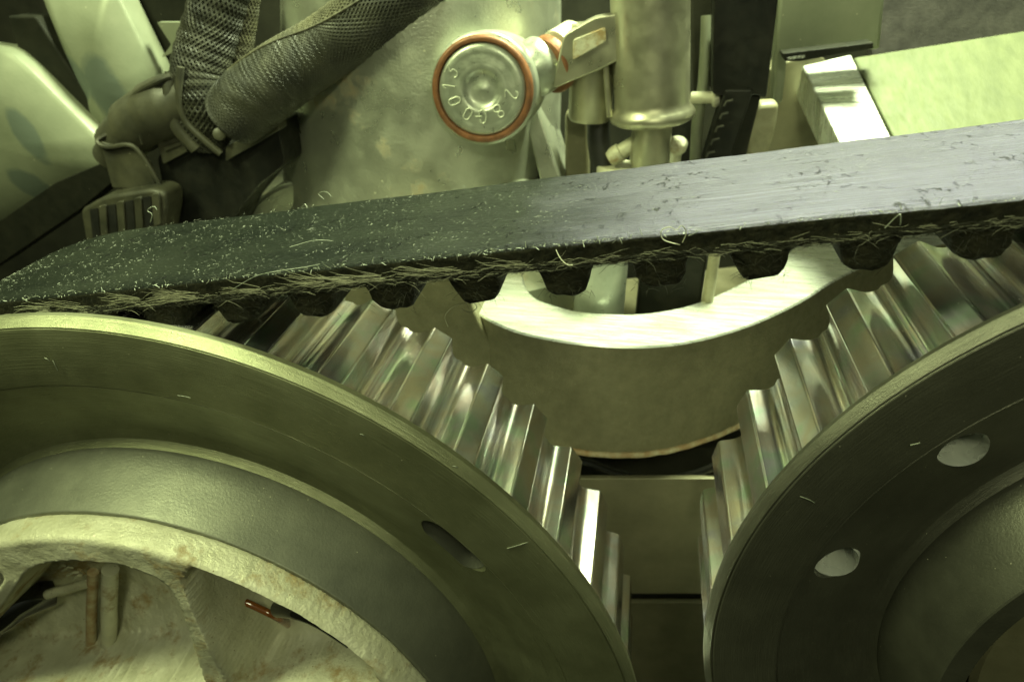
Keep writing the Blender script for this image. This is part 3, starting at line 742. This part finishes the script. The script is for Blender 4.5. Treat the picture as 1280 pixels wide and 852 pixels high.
for _ in range(420):
    px_, py_ = rd.uniform(240,290), rd.uniform(712,765); p = at(px_, py_, 6.02-0.002*(px_-240)); d = Vector((rd.gauss(0,1), -0.5, rd.gauss(0,1))).normalized(); L = rd.uniform(0.03,0.12)
    strand(mb, [p+d*L*u for u in (0,.5,1)], rd.uniform(0.003,0.007))
o = tag(obj('dirt_clump', mb, 'fibre'), 'clump of tan fibrous dirt in the right bracket pocket', 'dirt'); o['kind'] = 'stuff'

# ------------------------------------------------------------------ background: large pale housing
H = thing('cast_cylinder_housing', 'large dusty pale cast cylinder housing behind the middle of the belt', 'housing', at(520,300,13.5))
def cyl_px(name, parent, m, top, bot, rtop, rbot, Yc, extra=None, n=64, flare=None):
    a = at(*bot, Yc); b = at(*top, Yc); L = (b-a).length; k = pxs(a); k2 = pxs(b)
    prof = flare(L, rbot*k, rtop*k2) if flare else [(rbot*k,0),(rtop*k2,L)]
    m_ = MB(); m_.lathe(a, b-a, prof, n); return obj(name, m_, m, parent, ang=40)
def fl_(L, rb, rt):
    pr = [(rb*1.55,-0.6),(rb*1.50,0.0)]
    for t in np.linspace(0, 1, 10)[1:]: pr.append((rb*(1.50-0.50*math.sin(t*pi/2)), 0.62*(1-math.cos(t*pi/2))))
    pr += [(rb*0.6+rt*0.4, L*0.55), (rt, L)]
    return pr
cyl_px('barrel', H, 'housing', (530,-30), (530,262), 172, 165, 14.2, flare=fl_, n=96)
mb = MB(); pl = rounded([at(300,266,12.2), at(345,232,12.2), at(380,225,12.2), at(420,232,12.2), at(660,232,12.2), at(700,300,12.2), at(290,330,12.2)], 0.3); mb.prism(pl, (0,2.0,0)); obj('foot', mb, 'housing', H, bevel=0.12)
mb = MB(); pl = rounded([at(352,-40,13.6), at(420,-40,13.6), at(415,240,13.2), at(356,240,13.2)], 0.3); mb.prism(pl, (0,1.2,0)); obj('side_rib', mb, 'housing', H, bevel=0.25)
mb = MB(); pl = rounded([at(648,120,12.9), at(668,120,12.9), at(712,260,12.6), at(684,260,12.6)], 0.08); mb.prism(pl, (0,1.5,0)); obj('web', mb, 'housing', H, bevel=0.1)

# ------------------------------------------------------------------ stamped plug
PC = at(602, 113, 11.3); k = pxs(PC)
ax = (at(690, 70, 13.3)-PC).normalized(); vd = PC.normalized(); ax = (ax*0.42+vd*0.9).normalized()
PL = thing('stamped_plug', 'round zinc plug with copper washer and stamped digits 013 above the belt', 'plug', PC)
mb = MB(); mb.lathe(PC, ax, [(53*k,0.055),(56*k,0.03),(57*k,0.10),(57*k,0.16)], 64)
u_ = ax.cross(Vector((0,0,1))).normalized(); v_ = u_.cross(ax).normalized()
if u_.dot(Vector((1,0,0))) < 0: u_ = -u_
if v_.z < 0: v_ = -v_
def plug_face():
    m_ = MB(); prof = [(0.001,0.045),(3*k,0.050),(7*k,0.065),(14*k,0.085),(19*k,0.075),(23*k,0.035),(25*k,0.010),(28*k,0.012),(31*k,0.006),(32*k,0.011),(34*k,0.004),(35*k,0.009),(37.5*k,0.003),(38.5*k,0.008),(41*k,0.002),(42*k,0.006),(44*k,0.0),(50*k,0.004),(54*k,0.025),(56*k,0.07),(56*k,0.3)]
    m_.lathe(PC, ax, prof, 72); return m_
PF = obj('face', plug_face(), 'plug', PL, ang=50)
mb = MB(); mb.lathe(PC, ax, [(55.5*k,0.05),(57*k,0.005),(60*k,-0.005),(63*k,0.01),(64.5*k,0.05),(64.5*k,0.10),(63*k,0.14),(56*k,0.14)], 72, closed=True); obj('copper_washer', mb, 'copper', PL, ang=50)
mb = MB(); mb.lathe(PC, ax, [(60*k,0.12),(67*k,0.14),(68.5*k,0.17),(68.5*k,1.5)], 64); obj('body', mb, 'plug', PL, ang=50)
mb = MB(); mb.lathe(PC, ax, [(50*k,0.002),(51.5*k,-0.006),(53*k,0.012)], 72); 
glyph = {
 '2': [[(-.28,.28),(-.2,.46),(.05,.5),(.27,.38),(.26,.15),(-.3,-.5),(.32,-.5)]],
 '8': [[(0,.03),(-.24,.16),(-.22,.42),(0,.5),(.22,.42),(.24,.16),(0,.03),(-.28,-.14),(-.27,-.42),(0,-.5),(.27,-.42),(.28,-.14),(0,.03)]],
 'G': [[(.26,.22),(.1,.5),(-.2,.46),(-.32,.1),(-.3,-.2),(-.1,-.48),(.2,-.42),(.3,-.1),(.3,.0)],[(.05,.0),(.62,.0)]],
 '0': [[(0,.5),(-.24,.36),(-.28,0),(-.24,-.36),(0,-.5),(.24,-.36),(.28,0),(.24,.36),(0,.5)]],
 '1': [[(-.26,.22),(.0,.5),(.0,-.5)]],
 '3': [[(-.28,.36),(-.05,.5),(.22,.42),(.2,.14),(-.06,.04),(.22,-.06),(.28,-.36),(.02,-.5),(-.28,-.36)]] }
glyph['3'] = [[(-.3,.48),(.26,.48),(-.04,.1),(.2,.04),(.28,-.2),(.18,-.44),(-.08,-.5),(-.3,-.38)]]
for ch, (gx, gy) in zip('28G0013', ((640,118),(624,139),(603,146),(584,143.5),(567,128.5),(560,110.5),(564,94))):
    dx, dy = (gx-602), -(gy-114.5); rr_ = math.hypot(dx, dy); th = math.atan2(dy, dx); m_ = MB(); s_ = 16.5*k
    tu = (u_*math.cos(th)+v_*math.sin(th)); tr = (u_*math.sin(th)-v_*math.cos(th))
    cen = PC + (u_*dx+v_*dy)*k*1.0 + ax*0.004
    for st in glyph[ch]:
        m_.tube(smooth_line([cen + tr*x*s_*0.88 + tu*y*s_*0.95 - ax*0.002 for x, y in st], 4), 0.95*k, 6)
    obj('digit', m_, 'digit', PF)
# second union with orange seal on the same pipe
U = thing('pipe_union', 'short pipe union with orange seal right of the stamped plug', 'pipe union', at(690,75,12.4))
ka = pxs(at(690,75,12.4)); ua = (at(745,30,12.9)-at(672,84,12.2)).normalized()
ua2 = (ua*0.95+Vector((0,0.25,-0.1))).normalized()
a0 = at(668,86,12.2)
mb = MB(); mb.lathe(a0, ua2, [(20*ka,-0.3),(33*ka,-0.1),(35*ka,0.02),(35*ka,0.16),(28*ka,0.2)], 40); obj('collar', mb, 'plug', U)
mb = MB(); mb.lathe(at(684,84,12.2), ua2, [(30*ka,0),(34*ka,0.01),(35.5*ka,0.06),(35.5*ka,0.15),(33*ka,0.19),(28*ka,0.19)], 40); obj('orange_seal', mb, 'copper', U)
mb = MB(); mb.lathe(at(697,66,12.4), ua2, [(27*ka,0.0),(27*ka,0.4),(20*ka,0.5)], 40); obj('stub', mb, 'cast', U)

# ------------------------------------------------------------------ solenoid and its bracket arm
SV = thing('solenoid_valve', 'satin zinc solenoid can with rounded bottom lip and mounting arm behind the belt', 'solenoid valve', at(812,205,12.2))
a = at(815,146,12.2); b = at(812,-20,12.2); kk = pxs(a); A_ = (b-a)
mb = MB(); L = A_.length
prof = [(28*kk,-0.10),(46*kk,-0.07),(52*kk,-0.02),(53*kk,0.06),(50*kk,0.13),(47*kk,0.17),(46*kk,0.26),(46*kk,L)]
mb.lathe(a, A_, prof, 64); obj('can', mb, 'solenoid', SV, ang=50)
mb = MB(); q = at(815,160,12.2); mb.lathe(q, Vector((0.02,0,-1)), [(25*kk,-0.2),(25*kk,0.55),(23*kk,0.62),(23*kk,1.4)], 40); obj('stem', mb, 'solenoid', SV, ang=50)
mb = MB(); pl = rounded([at(690,112,11.95), at(758,84,11.9), at(790,66,11.9), at(790,14,11.9), at(742,22,11.9), at(704,44,11.9), at(698,72,11.9)], 0.1); mb.prism(pl, (0,0.35,0)); ARM = obj('arm', mb, 'solenoid', SV, bevel=0.05)
mb = MB(); pl = rounded([at(716,50,11.86), at(757,34,11.86), at(758,52,11.86), at(716,76,11.86)], 0.05); mb.prism(pl, (0,0.06,0)); obj('arm_pad', mb, 'cast', ARM, bevel=0.02)
mb = MB(); q = at(737,150,12.5); mb.lathe(q, Vector((0,0,1)), [(25*kk,0),(28*kk,0.06),(28*kk,1.5)], 40); obj('boss', mb, 'solenoid', SV)
mb = MB(); q = at(760,146,12.05); mb.tube([at(757,80,12.0), at(762,146,12.0)], 0.05, 10); obj('edge_bead', mb, 'solenoid', SV)
mb = MB(); pl = rounded([at(706,140,12.9), at(734,140,12.9), at(736,250,12.9), at(706,250,12.9)], 0.1); mb.prism(pl, (0,0.5,0)); obj('boss_rib', mb, 'olive', SV, bevel=0.06)
mb = MB(); mb.tube(smooth_line([at(750,130,12.7), at(748,170,12.6), at(754,215,12.5), at(760,260,12.4)], 5), 0.20, 18)
tag(obj('vacuum_hose', mb, 'rubber'), 'short black rubber hose left of the solenoid stem', 'hose')
mb = MB(); mb.lathe(at(768,195,12.3), at(800,175,12.3)-at(768,195,12.3), [(0.12,-0.1),(0.16,0),(0.16,0.12),(0.13,0.14),(0.13,0.5)], 24); mb.lathe(at(770,205,12.5), Vector((0,0,-1)), [(0.34,0),(0.36,0.03),(0.36,0.3)], 30)
tag(obj('pipe_fitting', mb, 'cast'), 'small pale pipe fitting tucked between hose and solenoid stem', 'fitting')
mb = MB(); mb.lathe(at(846,186,12.6), Vector((0,-0.5,0.8)), [(0.10,-0.3),(0.10,0),(0.16,0.01),(0.17,0.06),(0.17,0.14),(0.14,0.17)], 12)
tag(obj('small_bolt', mb, 'cast'), 'small pale bolt just right of the solenoid stem', 'bolt')
mb = MB(); pl = rounded([at(838,150,13.0), at(866,146,13.0), at(866,260,13.0), at(838,260,13.0)], 0.06); mb.prism(pl, (0,0.5,0))
tag(obj('black_strip', mb, 'rubber', bevel=0.04), 'black rubber strip right of the solenoid stem', 'strip')
mb = MB(); mb.tube(smooth_line([at(884,20,13.2), at(880,100,13.0), at(872,150,12.9), at(868,230,12.8)], 6), 0.10, 16)
tag(obj('metal_pipe', mb, 'plate'), 'thin pale green metal pipe right of the solenoid', 'pipe')
mb = MB(); mb.lathe(at(880,122,12.8), Vector((0.9,-0.3,0.1)), [(0.10,-0.2),(0.10,0.15),(0.15,0.16),(0.16,0.22),(0.12,0.28)], 20)
tag(obj('pipe_clip_bolt', mb, 'cast'), 'pale bolt head on the thin pipe beside the black connector', 'bolt')
mb = MB(); pl = [at(862,-20,13.8), at(905,-20,13.8), at(895,90,13.8), at(868,150,13.8)]; mb.prism(pl, (0,0.4,0)); tag(obj('dark_bracket', mb, 'block', bevel=0.05), 'dark metal bracket behind the thin pale pipe', 'bracket')

# black connector with ribbed hose
CN = thing('black_connector', 'black moulded connector with ribbed tail hanging behind the belt', 'connector', at(905,200,12.6))
mb = MB(); pl = rounded([at(893,-20,12.4), at(975,-20,12.4), at(958,124,12.5), at(945,118,12.5), at(925,124,12.5), at(890,118,12.5)], 0.08); mb.prism(pl, (0,0.6,0)); obj('shell', mb, 'blackplastic', CN, bevel=0.04)
mb = MB(); pl = rounded([at(907,112,12.45), at(942,112,12.45), at(905,225,12.5), at(872,225,12.5)], 0.05); mb.prism(pl, (0,0.5,0)); TL = obj('tail', mb, 'blackplastic', CN, bevel=0.05)
for i in range(5):
    y_ = 128+i*16; x_ = 912-i*5.6
    mb = MB(); mb.tube([at(x_-7,y_+5,12.40), at(x_-4,y_-1,12.39), at(x_+4,y_-3,12.40)], 0.020, 8); obj('rib', mb, 'plastic', TL)
mb = MB(); pl = rounded([at(925,118,12.6), at(952,118,12.6), at(925,225,12.6), at(895,225,12.6)], 0.05); mb.prism(pl, (0,0.4,0)); obj('tail_cover', mb, 'gasket', CN, bevel=0.05)

# housing wall, bright bar and green plate at the right
mb = MB(); pl = rounded([at(930,100,15.0), at(985,76,15.0), at(1030,70,15.0), at(1080,260,15.0), at(900,260,15.0)], 0.1); mb.prism(pl, (0,0.8,0))
tag(obj('stained_wall', mb, 'olive', bevel=0.08), 'olive brown stained cast wall between connector and bright bar', 'cast wall')
mb = MB(); pl = rounded([at(938,210,12.9), at(930,170,12.9), at(945,130,12.9), at(975,128,12.9), at(968,170,12.9), at(955,210,12.9)], 0.12); mb.prism(pl, (0,0.4,0))
tag(obj('cast_lug', mb, 'lug', bevel=0.08), 'pale stained cast lug just right of the black connector tail', 'lug')
RB = thing('bright_frame', 'bright bare alloy frame bar slanting down to the belt at the right', 'frame', at(1090,200,12.6))
mb = MB(); pl = [at(1003,82,14.6), at(1064,68,14.8), at(1128,200,12.0), at(1060,200,12.0)]; mb.prism(pl, (0.05,0.3,-0.6)); obj('bar', mb, 'machined', RB, bevel=0.03)
GP = thing('alloy_tray', 'yellow green brushed alloy plate behind the belt in the upper right corner', 'plate', at(1180,150,12.6))
mb = MB(); pl = [at(1068,72,14.7), at(1400,20,15.6), at(1400,220,11.6), at(1134,205,12.0)]; mb.prism(pl, (0,0.3,-0.25)); obj('plate', mb, 'greenplate', GP, bevel=0.03)
mb = MB(); pl = [at(976,-40,13.9), at(1110,-40,13.9), at(1100,62,13.9), at(985,66,13.9), at(978,130,13.9), at(966,130,13.9)]; mb.prism(pl, (0,0.5,0))
tag(obj('pale_cover', mb, 'plate', bevel=0.06), 'pale green cover edge above the black slot at the right', 'cover')
BS = thing('black_slot_trim', 'narrow black trim strip with a white mark above the bright bar', 'trim', at(1040,72,13.4))
mb = MB(); pl = [at(978,67,13.4), at(1092,53,13.4), at(1092,61,13.4), at(1000,77,13.4), at(982,77,13.4)]; mb.prism(pl, (0,0.4,0)); obj('strip', mb, 'gasket', BS, bevel=0.02)
mb = MB(); pl = [at(984,72,13.38), at(1006,69,13.38), at(1006,72,13.38), at(985,75,13.38)]; mb.prism(pl, (0,0.01,0)); obj('white_mark', mb, 'machined', BS)
mb = MB(); pl = [at(1090,-60,15.9), at(1420,-60,15.9), at(1420,60,15.9), at(1090,70,15.9)]; mb.prism(pl, (0,0.4,0))
tag(obj('rear_cover', mb, 'greyhose'), 'dark grey cover beyond the green plate in the top right corner', 'cover')

# ------------------------------------------------------------------ left: pale covers with dark gaps
def stained(name, org, spots):                 # cover paint with oily smudges rubbed into it
    m = M['plate'].copy(); m.name = name; nt = m.node_tree; N = nt.nodes; L = nt.links; b = N["Principled BSDF"]
    col = b.inputs["Base Color"].links[0].from_socket
    tc = N.new("ShaderNodeTexCoord"); nz = N.new("ShaderNodeTexNoise"); nz.inputs["Scale"].default_value = 2.2; nz.inputs["Detail"].default_value = 6
    L.new(tc.outputs["Object"], nz.inputs["Vector"])
    for (c, e, wd) in spots:                   # centre, end of the long half axis, half width
        ctr = c-org; ax_ = e-c; ln = ax_.length; ax_ = ax_/ln; bx = ax_.cross(Vector((0,1,0))).normalized()
        sb = N.new("ShaderNodeVectorMath"); sb.operation = 'SUBTRACT'; L.new(tc.outputs["Object"], sb.inputs[0]); sb.inputs[1].default_value = ctr
        sq = []
        for d, l in ((ax_, ln), (bx, wd)):
            dt = N.new("ShaderNodeVectorMath"); dt.operation = 'DOT_PRODUCT'; L.new(sb.outputs[0], dt.inputs[0]); dt.inputs[1].default_value = d/l
            pw = N.new("ShaderNodeMath"); pw.operation = 'POWER'; L.new(dt.outputs["Value"], pw.inputs[0]); pw.inputs[1].default_value = 2
            sq.append(pw.outputs[0])
        ad = N.new("ShaderNodeMath"); ad.operation = 'ADD'; L.new(sq[0], ad.inputs[0]); L.new(sq[1], ad.inputs[1])
        a2 = N.new("ShaderNodeMath"); a2.operation = 'MULTIPLY_ADD'; L.new(nz.outputs[0], a2.inputs[0]); a2.inputs[1].default_value = 1.3; L.new(ad.outputs[0], a2.inputs[2])
        mr = N.new("ShaderNodeMapRange"); mr.inputs[1].default_value = 1.75; mr.inputs[2].default_value = 1.25; mr.inputs[3].default_value = 0; mr.inputs[4].default_value = 0.85; L.new(a2.outputs[0], mr.inputs[0])
        mx = N.new("ShaderNodeMix"); mx.data_type = 'RGBA'; L.new(mr.outputs[0], mx.inputs[0]); L.new(col, mx.inputs[6]); mx.inputs[7].default_value = (0.10,0.125,0.105,1); col = mx.outputs[2]
    L.new(col, b.inputs["Base Color"]); return m
def cover(name, label, px, Y, th, spots):
    t = thing(name, label, 'cover', at(px[0][0], px[0][1], Y))
    m = stained('smudged_cover_paint', wpos(t), [(at(*c, Y), at(*e, Y), w_*pxs(at(*c, Y))) for c, e, w_ in spots])
    pl = rounded([at(x, y, Y+dy) for x, y, dy in px], 0.18, 5); n = len(pl); cen = sum(pl, Vector())/n; mb = MB()
    rings = [(1.0, 0.5), (1.0, 0.06), (0.985, 0.01), (0.95, -0.03), (0.85, -0.12), (0.7, -0.23), (0.5, -0.34), (0.25, -0.40), (0.02, -0.42)]
    for sc_, dy in rings: mb.v += [tuple(cen+(p-cen)*sc_+Vector((0,dy,0))) for p in pl]
    for k_ in range(len(rings)-1):
        for i in range(n): j = (i+1)%n; mb.f.append((k_*n+i, k_*n+j, (k_+1)*n+j, (k_+1)*n+i))
    mb.f.append(tuple((len(rings)-1)*n+i for i in range(n))); mb.f.append(tuple(range(n))[::-1])
    obj('panel', mb, m, t, ang=60)
    return t
cover('painted_cover', 'pale dusty cover panel with dark smudges at the far left edge', [(-160,40,0),(8,62,0),(34,84,0),(128,178,0),(138,212,0),(60,262,0),(-160,330,0)], 12.0, (0,0.5,-0.3),
      [((52,166),(78,202),14), ((50,226),(72,246),18)])
cover('painted_cover', 'pale dusty cover panel behind the connector with grey smudges', [(46,-20,0),(140,-20,0),(196,92,0),(204,140,0),(160,210,0),(120,175,0),(112,130,0),(92,92,0)], 12.7, (0,0.5,-0.3),
      [((148,106),(168,150),24), ((108,94),(126,122),20)])
mb = MB(); pl = rounded([at(8,20,12.35), at(44,20,12.35), at(122,140,12.35), at(124,170,12.35), at(112,176,12.35), at(30,84,12.35)], 0.06); mb.prism(pl, (0,0.5,0)); tag(obj('gap_strip', mb, 'gasket', bevel=0.04), 'black strip standing in for the dark gap between the two pale covers', 'gasket')  # black strip drawn for the darkness of the open gap
mb = MB(); pl = rounded([at(-160,342,11.7), at(0,276,11.7), at(70,228,11.7), at(136,200,11.7), at(150,220,11.7), at(100,262,11.7), at(0,330,11.7), at(-160,430,11.7)], 0.08); mb.prism(pl, (0,0.6,0))
tag(obj('rubber_trim', mb, 'gasket', bevel=0.12), 'dark rubber trim running under the far left cover down to the belt', 'trim')
mb = MB(); pl = rounded([at(160,-30,13.3), at(240,-30,13.3), at(240,120,13.3), at(196,110,13.3)], 0.06); mb.prism(pl, (0,0.5,0)); tag(obj('dark_bracket', mb, 'gasket', bevel=0.05), 'dark bracket between the pale cover and the braided sleeves', 'bracket')
mb = MB(); pl = rounded([at(196,28,12.8), at(244,28,12.8), at(238,75,12.8), at(226,62,12.8), at(202,72,12.8), at(214,56,12.8)], 0.03); mb.prism(pl, (0,0.15,0)); tag(obj('torn_tab', mb, 'plate', bevel=0.02), 'small pale torn tab beside the corrugated sleeve', 'tab')

# ------------------------------------------------------------------ wiring connector and braided sleeves
WC = thing('wiring_connector', 'dusty black wiring connector with clip and comb at upper left', 'connector', at(220,280,11.2))
mb = MB(); mb.tube(smooth_line([at(138,196,11.5), at(158,168,11.4), at(186,146,11.35), at(214,132,11.35), at(240,122,11.4)], 5), [0.30]*3+[0.40]*4+[0.47]*5+[0.5]*5+[0.46]*4, 26); obj('boot', mb, 'plastic', WC)
mb = MB(); mb.tube(smooth_line([at(150,148,11.2), at(170,118,11.05), at(196,102,11.0), at(214,95,11.05)], 5), 0.055, 10); obj('boot_ridge', mb, 'plastic', WC)
mb = MB(); mb.tube(smooth_line([at(226,84,11.0), at(224,120,10.95), at(232,150,10.95), at(252,172,10.95), at(276,192,11.0)], 6), 0.06, 10); obj('collar_edge', mb, 'plastic', WC)
mb = MB(); mb.tube(smooth_line([at(216,92,11.15), at(212,125,11.05), at(222,158,11.05), at(246,186,11.1)], 6), 0.12, 12); obj('collar', mb, 'plastic', WC)
mb = MB(); mb.tube(smooth_line([at(176,150,11.0), at(174,165,10.94), at(178,180,10.98)], 5), 0.02, 8); obj('mould_line', mb, 'plastic', WC)
mb = MB(); pl = rounded([at(196,196,11.3), at(226,176,11.3), at(300,190,11.3), at(346,150,11.3), at(357,206,11.3), at(325,230,11.3), at(299,262,11.3), at(285,295,11.3), at(220,295,11.3), at(206,250,11.3)], 0.1); mb.prism(pl, (0,0.9,0)); obj('block', mb, 'blackplastic', WC, bevel=0.07)
mb = MB(); pl = rounded([at(282,184,11.2), at(345,150,11.2), at(350,162,11.2), at(282,202,11.2)], 0.04); mb.prism(pl, (0,0.3,0)); obj('latch_bar', mb, 'plastic', WC, bevel=0.04)
mb = MB(); pl = rounded([at(196,178,11.2), at(228,168,11.2), at(234,190,11.2), at(204,206,11.2)], 0.05); mb.prism(pl, (0,0.3,0)); obj('latch', mb, 'plastic', WC, bevel=0.04)
mb = MB(); pl = rounded([at(203,184,11.17), at(226,176,11.17), at(227,181,11.17), at(206,190,11.17)], 0.02); mb.prism(pl, (0,0.1,0)); obj('latch_window', mb, 'plastic', WC, bevel=0.01)
mb = MB(); mb.lathe(at(275,168,11.15), Vector((0.3,-1,0.3)), [(0.05,-0.1),(0.10,0),(0.10,0.08),(0.06,0.10)], 16); obj('pin_head', mb, 'plastic', WC)
# bent clip: a folded strip
cl_px = [(122,178),(140,166),(164,180),(184,206),(206,250)]
mb = MB(); pl = rounded([at(124,176,10.95), at(142,182,10.95), at(166,182,10.95), at(186,206,10.95), at(196,238,10.95), at(140,236,10.95)], 0.06); mb.prism(pl, (0,0.12,0)); obj('clip_plate', mb, 'plastic', WC, bevel=0.03)
mb = MB(); mb.tube(smooth_line([at(140,165,11.1), at(122,176,10.95), at(134,184,10.9), at(164,182,10.9), at(184,204,10.9), at(204,240,10.9), at(210,262,10.95)], 5), 0.042, 8); obj('clip_rim', mb, 'plastic', WC)
mb = MB(); pl = rounded([at(100,262,10.6), at(128,246,10.6), at(190,236,10.6), at(206,242,10.6), at(208,262,10.6), at(200,310,10.6), at(108,310,10.6)], 0.1); mb.prism(pl, (0,0.55,0)); CB = obj('comb', mb, 'plastic', WC, bevel=0.08)
for i in range(4):
    x0 = 112+i*22; y0 = 262-i*5
    mb = MB(); pl = rounded([at(x0,y0,10.58), at(x0+10,y0-2,10.58), at(x0+13,y0+34,10.58), at(x0+4,y0+36,10.58)], 0.03); mb.prism(pl, (0,0.05,0)); obj('comb_slot', mb, 'rubber', CB)
    mb = MB(); pl = rounded([at(x0+11,y0-4,10.55), at(x0+20,y0-6,10.55), at(x0+23,y0+34,10.55), at(x0+14,y0+36,10.55)], 0.04); mb.prism(pl, (0,0.12,0)); obj('comb_tooth', mb, 'plastic', CB, bevel=0.02)

def braid_sleeve(name, label, path, rad, m, turns, nst, r_st, group=None, core='rubber'):
    pts = smooth_line(path, 10); n = len(pts)
    if not hasattr(rad, '__len__'): rad = [rad]*n
    rr = np.interp(np.linspace(0,1,n), np.linspace(0,1,len(rad)), rad)
    t = thing(name, label, 'sleeve', pts[0], group)
    mb = MB(); mb.tube(pts, [r*0.955 for r in rr], 28); obj('core', mb, core, t)
    fr = []; pu = None
    for k in range(n):
        tt = (pts[min(k+1,n-1)]-pts[max(k-1,0)]).normalized()
        u = tt.cross(Vector((0.3,0.2,0.93))) if pu is None else pu-tt*pu.dot(tt)
        u.normalize(); pu = u; fr.append((u, tt.cross(u)))
    ln = sum((pts[i+1]-pts[i]).length for i in range(n-1))
    for hand in (1, -1):
        mb = MB(); K = int(n*2.2)
        for j in range(nst):
            path_ = []
            for q in range(K+1):
                s = q/K*(n-1); i = min(int(s), n-2); fu = s-i
                c = pts[i].lerp(pts[i+1], fu); u = fr[i][0].lerp(fr[i+1][0], fu); v = fr[i][1].lerp(fr[i+1][1], fu)
                a = 2*pi*(j/nst + hand*turns*q/K); r = rr[i]*(1-fu)+rr[i+1]*fu
                r = r*(1+0.02*math.sin(nst*a*0.5*1.0+j*pi+ (0 if hand > 0 else pi)))
                path_.append(c+(u*math.cos(a)+v*math.sin(a))*r)
            mb.tube(path_, r_st, 5, cap=False)
        o = obj('braid_strands', mb, m, t); o['kind'] = 'stuff'
    return t
braid_sleeve('braided_sleeve', 'thick black braided cable sleeve slanting up to the right above the connector', [at(290,147,11.1), at(312,127,11.1), at(356,94,11.3), at(420,52,11.6), at(540,-40,11.9)], [0.47,0.52,0.50,0.46,0.44], 'braid', 1.7, 46, 0.020)
braid_sleeve('braided_sleeve', 'corrugated looking dark braided sleeve rising beside the connector collar', [at(258,176,11.5), at(254,130,11.4), at(250,90,11.5), at(262,40,11.7), at(280,-20,11.9)], [0.40,0.46,0.44,0.42,0.4], 'braid', 0.8, 34, 0.022)
braid_sleeve('braided_sleeve', 'thin braided sleeve seen between the two larger sleeves', [at(292,130,11.9), at(298,90,12.0), at(304,50,12.1), at(312,-10,12.2)], [0.16,0.17,0.17], 'braid2', 1.2, 18, 0.016)
# overlapping braid flap round the thick sleeve; dust and lit top painted paler
spath = smooth_line([at(290,147,11.1), at(312,127,11.1), at(356,94,11.3), at(420,52,11.6), at(540,-40,11.9)], 10); n = len(spath)
srad = np.interp(np.linspace(0,1,n), np.linspace(0,1,5), [0.47,0.52,0.50,0.46,0.44])
def fp(a, b, lift=1.045):                  # a along the sleeve, b round it
    x = a*(n-1); i = min(int(x), n-2); fu = x-i; c_ = spath[i].lerp(spath[i+1], fu); t_ = (spath[i+1]-spath[i]).normalized()
    ec = -c_; ec = (ec-t_*ec.dot(t_)).normalized(); es = t_.cross(ec)
    if es.dot(Vector((-0.6,0,0.6))) < 0: es = -es
    ph = math.radians(-50 + (50-8+120*max(0,a-0.30))*b)
    return c_ + (es*math.cos(ph)+ec*math.sin(ph))*(srad[i]*(1-fu)+srad[i+1]*fu)*lift
FP = thing('sleeve_flap', 'woven flap over the thick braided sleeve, tan with dust and painted light', 'flap', fp(0.3, 0.5))
mb = MB(); v = []; f = []; NA, K = 40, 18
for i in range(NA+1):
    for j in range(K+1): v.append(fp(0.26+0.74*i/NA, j/K))
for i in range(NA):
    for j in range(K): f.append((i*(K+1)+j, i*(K+1)+j+1, (i+1)*(K+1)+j+1, (i+1)*(K+1)+j))
mb.add(v, f); fo = obj('cloth', mb, 'braid2', FP); sd_ = fo.modifiers.new('thick', 'SOLIDIFY'); sd_.thickness = 0.02
mb = MB()
for hand in (-1, 1):
    for q in range(-20, 66):
        pp = []
        for i in range(17):
            b = i/16; a = 0.26 + q/62.0*0.74 + hand*b*0.16
            if 0.26 <= a <= 1: pp.append(fp(a, b, 1.065+0.012*math.sin(i*2.6+q*pi)*hand))
        if len(pp) > 2: mb.tube(pp, 0.014, 5, cap=False)
o = obj('braid_strands', mb, 'braid2', FP); o['kind'] = 'stuff'
mb = MB(); mb.tube([fp(0.26+0.74*i/40, 1.0, 1.05) for i in range(41)], 0.022, 6); obj('hem', mb, 'braid2', FP)
